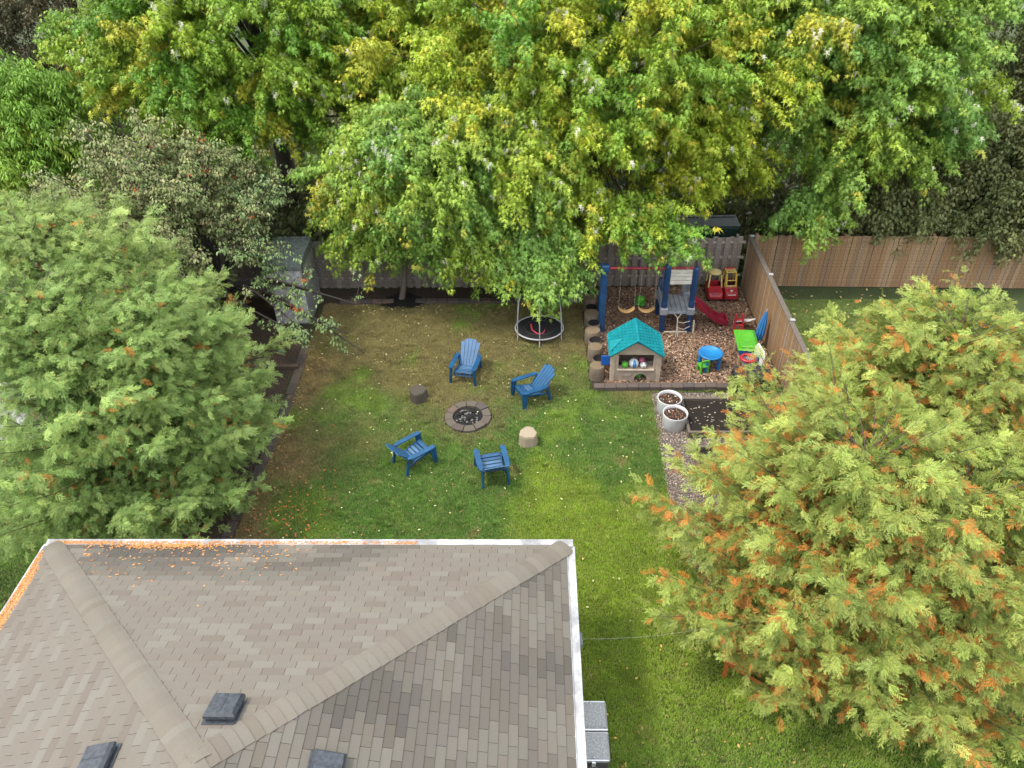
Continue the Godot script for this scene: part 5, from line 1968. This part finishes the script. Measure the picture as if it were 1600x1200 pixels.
func make_trees() -> void:
	rng.seed = 21
	var maple := mirrored([[0.0, 0.0], [0.30, 0.06], [0.07, 0.20], [0.45, 0.50], [0.075, 0.40], [0.0, 1.0]])
	var oval := mirrored([[0.0, 0.0], [0.20, 0.18], [0.28, 0.45], [0.18, 0.78], [0.0, 1.0]])
	var long := mirrored([[0.0, 0.0], [0.12, 0.2], [0.13, 0.5], [0.07, 0.8], [0.0, 1.0]])
	var mk := [leaf_cluster(maple, 12, 0.18, 0.13, 0.55, 1, 0.12), leaf_cluster(maple, 11, 0.16, 0.12, 0.8, 2, 0.25), leaf_cluster(maple, 13, 0.145, 0.14, 0.45, 3, 0.08)]
	var pk := leaf_cluster(maple, 3, 0.19, 0.10, 1.3, 17)
	var ok := [leaf_cluster(oval, 9, 0.095, 0.11, 0.5, 4, 0.06), leaf_cluster(oval, 8, 0.085, 0.10, 0.6, 5, 0.2)]
	var dk := [leaf_cluster(oval, 12, 0.13, 0.19, 0.6, 6), leaf_cluster(maple, 9, 0.14, 0.18, 0.7, 7)]
	var lk := [leaf_cluster(long, 14, 0.17, 0.16, 0.7, 8), leaf_cluster(long, 12, 0.18, 0.17, 0.6, 9)]
	var lush := Color(0.18, 0.38, 0.04)
	var lime := Color(0.47, 0.61, 0.05)
	var gold := Color(0.68, 0.56, 0.045)
	var cool := Color(0.24, 0.45, 0.085)
	var tint_mid := func(_d: Vector3, p: Vector3) -> Color:
		var k := clampf(0.66 + lump_noise.get_noise_3d(p.x * 2.0, p.y * 2.0, p.z) * 1.4 + rf(-0.35, 0.35), 0.0, 1.0)
		var c := lush.lerp(lime, k)
		return c.lerp(gold, rf(0.15, 0.4)) if rng.randf() < 0.18 else c
	var tint_left := func(_d: Vector3, p: Vector3) -> Color:
		var k := clampf(0.35 + lump_noise.get_noise_3d(p.x * 2.0, p.y * 2.0, p.z + 90.0) * 1.3 + rf(-0.3, 0.3), 0.0, 1.0)
		var c := lush.lerp(lime, k * 0.8)
		return c.lerp(gold, 0.5) if rng.randf() < 0.06 else c
	var tint_green := func(_d: Vector3, p: Vector3) -> Color:
		var k := clampf(0.4 + lump_noise.get_noise_3d(p.x * 2.0, p.y * 2.0, p.z + 50.0) + rf(-0.35, 0.35), 0.0, 1.0)
		var c := cool.lerp(lime, k * 0.75)
		return c.lerp(gold, 0.5) if rng.randf() < 0.03 else c
	broadleaf("silver_maple", "broad yellow-green maple whose crown hangs over the old fence and swing beam", Vector3(2.2, 0, -26.8), 0.42, 2.6, Vector3(1.8, 6.3, -26.3), Vector3(8.0, 6.2, 7.6), 370, 1.25, 9, 0.115, mk, tint_mid, mats["bark"], 0.5, [Vector3(4.0, 2.9, -19.9), Vector3(4.2, 2.8, -19.7), Vector3(3.0, 3.0, -20.0), Vector3(1.9, 3.2, -20.2), Vector3(3.6, 3.4, -20.2), Vector3(2.6, 3.6, -20.0)], 0.14, pk)
	broadleaf("green_maple", "cooler green maple spreading above the newer cedar fence", Vector3(10.6, 0, -28.0), 0.38, 2.8, Vector3(9.6, 6.9, -26.4), Vector3(5.6, 5.6, 6.4), 260, 1.2, 9, 0.115, mk, tint_green, mats["bark"], 0.5, [Vector3(8.2, 2.9, -21.9), Vector3(8.8, 3.0, -22.0), Vector3(8.5, 2.5, -21.8), Vector3(7.9, 2.6, -21.9), Vector3(9.0, 2.4, -22.0)], 0.02, pk)
	broadleaf("tall_maple", "green and yellow maple rising behind the apple tree and shed", Vector3(-9.6, 0, -29.0), 0.36, 2.8, Vector3(-9.0, 7.0, -27.6), Vector3(7.2, 5.4, 6.2), 280, 1.2, 9, 0.115, mk, tint_left, mats["bark"], 0.5, [], 0.05, pk)
	broadleaf("young_maple", "young maple with a thin pale trunk rising from black mulch beside the lawn", Vector3(-4.3, 0, -21.7), 0.085, 1.7, Vector3(-2.3, 4.6, -22.0), Vector3(4.3, 2.8, 2.7), 120, 1.0, 8, 0.112, mk, tint_green, mats["bark_pale"], 0.9, [Vector3(0.2, 2.6, -19.9), Vector3(0.7, 2.7, -20.0), Vector3(-0.4, 2.6, -20.1), Vector3(-2.0, 2.6, -20.3), Vector3(-3.0, 2.6, -20.6), Vector3(0.1, 2.1, -19.8), Vector3(1.0, 3.2, -20.4), Vector3(-5.2, 3.0, -21.2), Vector3(-5.8, 3.4, -21.6), Vector3(-6.2, 3.9, -22.0), Vector3(-5.0, 3.6, -20.9), Vector3(-3.6, 2.9, -20.9), Vector3(-1.3, 2.9, -20.2), Vector3(0.15, 1.75, -19.75), Vector3(0.3, 1.45, -19.65), Vector3(-0.8, 1.8, -20.0), Vector3(1.3, 1.9, -19.9), Vector3(-0.5, 2.4, -20.0), Vector3(0.4, 2.2, -19.9), Vector3(1.3, 2.6, -20.1), Vector3(-1.6, 2.1, -20.4), Vector3(-2.7, 1.9, -20.8), Vector3(-0.35, 1.9, -19.8), Vector3(0.75, 1.95, -19.9), Vector3(1.15, 2.2, -20.0), Vector3(-0.9, 2.2, -20.3), Vector3(-2.2, 2.2, -20.8), Vector3(-3.3, 2.3, -21.0), Vector3(0.2, 2.8, -20.1), Vector3(-5.9, 2.6, -21.7), Vector3(-5.5, 2.0, -21.4), Vector3(-6.2, 2.2, -21.7), Vector3(-4.7, 2.0, -21.2), Vector3(-3.8, 2.1, -21.1), Vector3(-5.0, 2.3, -21.4), Vector3(-6.6, 3.2, -22.4), Vector3(-7.0, 4.0, -22.8), Vector3(-6.0, 4.6, -22.6)], 0.05, pk)
	var olive := func(_d: Vector3, p: Vector3) -> Color:
		return Color(0.15, 0.185, 0.06).lerp(Color(0.28, 0.30, 0.11), clampf(0.5 + lump_noise.get_noise_3d(p.x * 3.0, p.y * 3.0, p.z * 3.0) + rf(-0.3, 0.3), 0.0, 1.0))
	broadleaf("dark_shrub", "dark olive leafy shrub leaning over the newer cedar fence", Vector3(11.4, 0, -24.2), 0.12, 0.6, Vector3(11.2, 2.3, -23.9), Vector3(3.0, 1.9, 1.7), 80, 0.8, 8, 0.13, dk, olive, mats["bark"], 0.4, [Vector3(11.2, 2.3, -22.3), Vector3(12.0, 2.3, -22.3), Vector3(10.2, 2.4, -22.4)])
	broadleaf("dark_tree", "dark olive bushy tree filling the corner beyond the newer cedar fence", Vector3(15.4, 0, -25.2), 0.2, 0.9, Vector3(15.2, 2.7, -24.2), Vector3(3.4, 2.7, 2.6), 120, 0.9, 9, 0.13, dk, olive, mats["bark"], 0.4, [Vector3(13.2, 2.1, -22.2), Vector3(13.9, 1.9, -22.0), Vector3(14.7, 1.8, -21.9), Vector3(15.5, 1.8, -21.8), Vector3(16.4, 2.0, -21.8), Vector3(14.2, 2.6, -22.4), Vector3(15.2, 2.6, -22.3)])
	broadleaf("tall_dark_tree", "tall dark tree standing behind the corner of the cooler green maple", Vector3(19.6, 0, -30.5), 0.28, 2.0, Vector3(18.6, 5.4, -28.5), Vector3(4.4, 5.2, 4.0), 170, 1.1, 9, 0.16, dk, olive, mats["bark"], 0.4)
	var ochre := func(_d: Vector3, _p: Vector3) -> Color:
		return Color(0.10, 0.11, 0.05).lerp(Color(0.20, 0.13, 0.065), rng.randf() * 0.6)
	broadleaf("bronze_tree", "dark bronze-tinged tree at the far corner behind the yellow-green one", Vector3(-19.0, 0, -35.0), 0.3, 2.0, Vector3(-19.0, 6.0, -35.0), Vector3(5.0, 5.5, 4.0), 130, 1.1, 9, 0.17, dk, ochre, mats["bark"], 0.4)
	var sunny := func(_d: Vector3, p: Vector3) -> Color:
		return Color(0.26, 0.48, 0.06).lerp(Color(0.62, 0.64, 0.05), clampf(0.35 + rf(-0.4, 0.4) - (p.y - 3.0) * 0.2, 0.0, 1.0))
	broadleaf("feathery_tree", "feathery green and yellow tree in front of the far brown fence", Vector3(-18.0, 0, -26.5), 0.18, 1.4, Vector3(-17.8, 3.9, -26.4), Vector3(3.5, 3.1, 2.9), 105, 1.1, 9, 0.14, lk, sunny, mats["bark"], 0.6)
	make_apple(ok)
	rng.seed = 63
	var ux := []
	var uc := PackedColorArray()
	for i in 9000:
		var x := rf(-30.0, 26.0)
		var z := rf(-42.0, -22.9)
		if absf(x - 5.7) < 1.7 and absf(z + 25.6) < 1.2 or x < -10.4 and z > -24.2:
			continue
		var sc := rf(1.2, 2.4)
		ux.append(Transform3D(Basis(Vector3.UP, rf(0, TAU)).scaled(Vector3(sc, sc, sc)), Vector3(x, rf(0.1, 0.45) + maxf(0.0, lump_noise.get_noise_2d(x * 2.0, z * 2.0)) * 1.2, z)))
		uc.append(var_col(Color(0.18, 0.25, 0.08).lerp(Color(0.24, 0.20, 0.10), rng.randf() * 0.7), 0.25))
	scatter("undergrowth", dk[0], mats["leaf"], ux, uc).set_meta("label", "dark undergrowth covering the ground behind the fences")
	var ck := [cedar_spray(1), cedar_spray(2), cedar_spray(3)]
	cedar("cedar_tree", "big green cedar shading the paver strip, its leaning trunks bare at the foot", Vector3(-9.1, 0, -12.5), 5.4, 3.4, 185, [[Vector3(-0.9, 0, -0.5), 1.0, Vector3.ZERO], [Vector3(0.8, 0, -0.8), 0.9, Vector3(0.35, 0, -0.3)]], ck, Color(0.13, 0.25, 0.05), Color(0.34, 0.48, 0.145), 0.06, 31)
	cedar("cedar_tree", "tall pale green cedar before the grey side fence and apple tree", Vector3(-9.4, 0, -14.9), 5.9, 3.2, 220, [[Vector3(-1.7, 0, -0.3), 1.0, Vector3.ZERO], [Vector3(0.5, 0, 0.6), 0.66, Vector3(0.5, 0, 0.5)]], ck, Color(0.15, 0.27, 0.055), Color(0.41, 0.54, 0.17), 0.04, 32)
	cedar("cedar_tree", "orange-flecked cedar nearest the raised beds and cedar side fence", Vector3(7.5, 0, -11.4), 5.3, 3.5, 230, [[Vector3(0.3, 0, -0.3), 1.0, Vector3.ZERO], [Vector3(-0.5, 0, 0.3), 0.75, Vector3(-0.5, 0, 0.3)]], ck, Color(0.15, 0.26, 0.045), Color(0.44, 0.52, 0.13), 0.46, 33)
	cedar("cedar_tree", "orange-flecked cedar overhanging the orange chair beside the house lawn", Vector3(5.55, 0, -9.1), 5.0, 3.9, 240, [[Vector3(-0.3, 0, 0.2), 1.0, Vector3.ZERO], [Vector3(0.9, 0, 0.4), 0.9, Vector3(0.5, 0, 0.1)]], ck, Color(0.14, 0.25, 0.04), Color(0.42, 0.50, 0.125), 0.50, 34)
	cedar("cedar_tree", "yellow-green cedar standing beyond the two orange-flecked cedars, farthest from the lawn", Vector3(10.0, 0, -10.4), 6.0, 2.9, 170, [[Vector3(0.2, 0, -0.2), 1.0, Vector3.ZERO]], ck, Color(0.16, 0.27, 0.045), Color(0.44, 0.53, 0.14), 0.30, 35)

func make_apple(kinds: Array) -> void:
	rng.seed = 44
	var foot := Vector3(-9.5, 0, -20.7)
	var t := thing("apple_tree", "old apple tree with sparse grey-green leaves and bare twisting limbs by the shed", "tree", foot)
	var wood := Shape.new()
	var tw := Shape.new()
	var sets := [[[], PackedColorArray()], [[], PackedColorArray()]]
	wood.tube([Vector3.ZERO, Vector3(0.05, 0.6, 0.0), Vector3(-0.05, 1.3, 0.05)], [0.20, 0.16, 0.14], 10)
	var tops := []
	for i in 24:
		var a := i * 2.39996 + 0.4
		var q := sqrt((i + 0.5) / 24.0)
		tops.append([Vector3(-1.5 + cos(a) * q * 4.2, 6.0 - q * q * 2.9 + rf(-0.5, 0.3), sin(a) * q * 3.0), 1.5])
	tops.append([Vector3(3.6, 2.2, 2.2), 0.4])
	tops.append([Vector3(4.4, 1.5, 3.1), 0.35])
	tops.append([Vector3(4.9, 1.2, 3.6), 0.35])
	tops.append([Vector3(3.4, 1.5, 3.3), 0.35])
	tops.append([Vector3(4.6, 2.0, 2.4), 0.3])
	tops.append([Vector3(2.8, 1.5, 2.9), 0.4])
	for e in tops:
		var p0 := Vector3(-0.05, 1.2, 0.05)
		var p3: Vector3 = e[0]
		var bend := Vector3(rf(-0.5, 0.5), rf(0.2, 0.8), rf(-0.5, 0.5))
		var path := []
		for k in 6:
			var u := k / 5.0
			path.append(p0.lerp(p3, u) + bend * sin(u * PI) + Vector3(0.08 * sin(u * 9.0), 0, 0.08 * cos(u * 8.0)) * u)
		wood.tube(path, [0.085, 0.07, 0.055, 0.04, 0.028, 0.014], 7)
		for b in int(15 * e[1]):
			var u := rf(0.35, 1.0)
			var seg := minf(u * 5.0, 4.999)
			var s0: Vector3 = path[int(seg)].lerp(path[int(seg) + 1], seg - int(seg))
			var d := (Vector3(rf(-1, 1), rf(-0.35, 0.7), rf(-1, 1)) + (p3 - p0).normalized() * 0.5).normalized()
			var l := rf(0.5, 1.3)
			var m := s0 + d * l * 0.5 + Vector3(rf(-0.1, 0.1), rf(-0.1, 0.1), rf(-0.1, 0.1))
			var s1 := s0 + d * l
			tw.tube([s0, m, s1], [0.014, 0.010, 0.005], 5, false)
			for k in int(l / 0.055):
				var w := (k + 1.0) / int(l / 0.055)
				if rng.randf() < (0.5 if s0.x > 1.2 else 0.12):
					continue
				var p := s0.lerp(s1, w) + Vector3(rf(-1, 1), rf(-1, 1), rf(-1, 1)) * 0.13
				var ki := rng.randi() % 2
				var sc := rf(0.75, 1.25)
				sets[ki][0].append(Transform3D(Basis(Vector3.UP, rf(0, TAU)).scaled(Vector3(sc, sc, sc)), p))
				var c := Color(0.42, 0.42, 0.21).lerp(Color(0.22, 0.32, 0.11), rng.randf())
				if s0.x > 1.5:
					c = Color(0.25, 0.36, 0.15)
				if rng.randf() < 0.012:
					c = Color(0.42, 0.13, 0.05)
				sets[ki][1].append(var_col(c, 0.2))
	build("trunk", wood, mats["dark_bark"], t)
	build("twigs", tw, mats["dark_bark"], t)
	for k in 2:
		scatter("crown", kinds[k], mats["apple_leaf"], sets[k][0], sets[k][1], t)

# ---------------------------------------------------------------- litter on the ground
func make_litter() -> void:
	rng.seed = 91
	var oval := mirrored([[0.0, 0.0], [0.22, 0.2], [0.3, 0.5], [0.18, 0.8], [0.0, 1.0]])
	var v := PackedVector3Array()
	var c := PackedColorArray()
	leaf_into(v, c, Transform3D(Basis(Vector3(1, 0, 0), Vector3(0, 0, 1), Vector3(0, 1, 0)), Vector3(0, 0, -0.5)), oval, Color.WHITE, 0.25, 0.15)
	var leaf := raw_mesh(v, c)
	var cb := Shape.new()
	cb.box(Vector3.ZERO, Vector3(1, 0.22, 0.45), 0.05)
	var chip := cb.mesh()
	var pb := Shape.new()
	pb.ball(Vector3(0.5, 0.35, 0.42), Transform3D(), 6, 4)
	var pebble := pb.mesh()
	# fallen leaves on the lawn
	var xf := []
	var col := PackedColorArray()
	var drop := func(x: float, y: float, z: float, size: float, k: Color) -> void:
		xf.append(Transform3D((Basis(Vector3.UP, rf(0, TAU)) * Basis(Vector3.RIGHT, rf(-0.5, 0.5))).scaled(Vector3.ONE * size), Vector3(x, y, z)))
		col.append(var_col(k, 0.25))
	for i in 620:
		var x := rf(-6.6, 3.0)
		var z := rf(-21.3, -9.4) if rng.randf() < 0.75 else rf(-21.3, -17.0)
		if x > 1.5 and z < -16.8:
			continue
		var k := Color(0.55, 0.52, 0.28) if rng.randf() < 0.55 else (Color(0.40, 0.34, 0.12) if rng.randf() < 0.6 else Color(0.30, 0.14, 0.06))
		drop.call(x, 0.045, z, rf(0.025, 0.075), k)
	for i in 300:
		if i % 2:
			drop.call(-6.6 + absf(rng.randfn(0.0, 0.35)), 0.05, rf(-21.0, -10.5), rf(0.04, 0.09), Color(0.36, 0.20, 0.09))
		else:
			drop.call(rf(-6.0, 1.4), 0.05, -21.4 + absf(rng.randfn(0.0, 0.3)), rf(0.04, 0.09), Color(0.42, 0.34, 0.16))
	for i in 260:
		drop.call(rf(0.9, 8.5), 0.05, rf(-9.0, -3.5), rf(0.03, 0.08), Color(0.45, 0.30, 0.08))
	for i in 380:
		drop.call(rf(7.0, 13.0), 0.045, rf(-22.2, -15.0), rf(0.05, 0.11), Color(0.45, 0.38, 0.16) if rng.randf() < 0.6 else Color(0.3, 0.16, 0.08))
	for i in 160:
		var a := rng.randfn(0.0, 0.6)
		drop.call(-5.6 + a, 0.05, -12.0 + rng.randfn(0.0, 1.0), rf(0.04, 0.09), Color(0.42, 0.15, 0.04))
	scatter("fallen_leaves", leaf, mats["chips"], xf, col).set_meta("label", "pale yellow and brown fallen leaves scattered over the lawn")
	# leaf litter in the beds
	xf = []
	col = PackedColorArray()
	for i in 9000:
		var x := rf(-10.1, -7.0)
		var z := rf(-22.2, -10.2)
		drop.call(x, rf(0.02, 0.06), z, rf(0.06, 0.13), Color(0.30, 0.14, 0.065).lerp(Color(0.44, 0.29, 0.18), rng.randf()))
	for i in 3600:
		drop.call(rf(-10.1, 1.5), rf(0.02, 0.05), rf(-22.4, -21.65), rf(0.05, 0.10), Color(0.20, 0.12, 0.075).lerp(Color(0.36, 0.26, 0.18), rng.randf()))
	scatter("bed_leaf_litter", leaf, mats["chips"], xf, col).set_meta("label", "reddish brown leaf litter covering the beds")
	# wood chips of the play area
	xf = []
	col = PackedColorArray()
	for i in 24000:
		var x := rf(1.95, 6.72)
		var z := rf(-22.4, -17.12)
		var pale := lawn_noise.get_noise_2d(x * 1.5, z * 1.5) * 0.5 + smoothstep(-20.0, -18.0, z) * 0.3
		var k := Color(0.15, 0.085, 0.055).lerp(Color(0.30, 0.19, 0.125), rng.randf())
		if rng.randf() < 0.05 + pale * 0.22:
			k = Color(0.50, 0.39, 0.28)
		xf.append(Transform3D(Basis.from_euler(Vector3(rf(-0.5, 0.5), rf(0, TAU), rf(-0.5, 0.5))).scaled(Vector3.ONE * rf(0.025, 0.075)), Vector3(x, rf(0.015, 0.04), z)))
		col.append(var_col(k, 0.2))
	scatter("wood_chips_litter", chip, mats["chips"], xf, col).set_meta("label", "brown wood chips covering the play area")
	# gravel
	xf = []
	col = PackedColorArray()
	for i in 17000:
		var x := rf(3.1, 6.6)
		var z := rf(-16.8, -9.6)
		if not Geometry2D.is_point_in_polygon(Vector2(x, z), gravel_outline()):
			continue
		if rng.randf() < 0.03:
			x = rf(8.2, 10.4)
			z = rf(-8.2, -6.5)
		if x > 3.95 and x < 6.0 and absf(z + 15.68) < 0.7 or x > 3.95 and x < 5.6 and absf(z + 13.78) < 0.7:
			continue
		var k := Color(0.33, 0.27, 0.225).lerp(Color(0.22, 0.165, 0.13), rng.randf())
		if rng.randf() < 0.08:
			k = Color(0.52, 0.48, 0.42)
		xf.append(Transform3D(Basis(Vector3.UP, rf(0, TAU)).scaled(Vector3.ONE * rf(0.02, 0.05)), Vector3(x, rf(0.012, 0.022), z)))
		col.append(var_col(k, 0.2))
	scatter("gravel", pebble, mats["chips"], xf, col).set_meta("label", "pale pinkish gravel round the raised beds")
	# pale curls of straw on the bed soil and chips on the pots
	xf = []
	col = PackedColorArray()
	for i in 110:
		var inbed := rng.randf() < 0.6
		var x := rf(4.0, 5.8) if inbed else rf(4.0, 5.5)
		var z := rf(-16.28, -15.1) if inbed else rf(-14.4, -13.2)
		xf.append(Transform3D(Basis.from_euler(Vector3(rf(-0.5, 0.5), rf(0, TAU), rf(-0.5, 0.5))).scaled(Vector3(rf(0.03, 0.08), 0.03, 0.03)), Vector3(x, 0.15, z)))
		col.append(var_col(Color(0.45, 0.40, 0.32), 0.2))
	for i in 160:
		var a := rf(0, TAU)
		var r := rf(0.0, 0.27)
		var p: Vector3 = [Vector3(3.54, 0.36, -16.12), Vector3(3.60, 0.36, -15.50)][i % 2]
		xf.append(Transform3D(Basis.from_euler(Vector3(rf(-0.5, 0.5), rf(0, TAU), rf(-0.5, 0.5))).scaled(Vector3.ONE * rf(0.02, 0.055)), p + Vector3(cos(a) * r, rf(0.0, 0.02), sin(a) * r)))
		col.append(var_col(Color(0.20, 0.10, 0.055) if rng.randf() < 0.85 else Color(0.5, 0.45, 0.4), 0.25))
	scatter("soil_litter", chip, mats["chips"], xf, col).set_meta("label", "pale straw and chips on the soil of beds and planters")
	# orange cedar needles in the gutters and on the roof
	xf = []
	col = PackedColorArray()
	var needle := func(p: Vector3, s: float) -> void:
		xf.append(Transform3D(Basis.from_euler(Vector3(rf(-0.4, 0.4), rf(0, TAU), rf(-0.4, 0.4))).scaled(Vector3(s, s * 0.35, s * 0.5)), p))
		col.append(var_col(Color(0.46, 0.17, 0.045).lerp(Color(0.50, 0.27, 0.10), rng.randf()), 0.2))
	for i in 1700:
		var x := -8.7 + 6.6 * pow(rng.randf(), 1.5)
		needle.call(Vector3(x, EAVE - 0.003 + rf(-0.004, 0.008), -9.25 - rf(0.01, 0.10)), rf(0.02, 0.05))
	for i in 2600:
		needle.call(Vector3(-8.75 - rf(0.005, 0.105), EAVE + rf(-0.006, 0.02), -9.1 + 3.6 * rng.randf()), rf(0.02, 0.05))
	for i in 900:
		var w := rng.randf()
		var z := -8.75 + 2.4 * w
		needle.call(Vector3(-8.74 + absf(rng.randfn(0.0, 0.06)), EAVE + 0.035, z), rf(0.02, 0.05))
	for i in 650:
		var x := -6.5 + rng.randfn(0.0, 0.55)
		var dz := absf(rng.randfn(0.0, 0.07))
		needle.call(Vector3(x, EAVE + dz * PITCH + 0.03, -9.25 + dz), rf(0.02, 0.05))
	for i in 200:
		var x := rf(-8.0, -4.0)
		var dz := absf(rng.randfn(0.0, 0.55))
		if dz < (x + 8.75) * 0.85 and dz < 3.0:
			needle.call(Vector3(x, EAVE + dz * PITCH + 0.02, -9.25 + dz), rf(0.02, 0.07))
	scatter("fallen_needles_litter", chip, mats["chips"], xf, col).set_meta("label", "orange fallen cedar needles in the gutters and on the shingles")
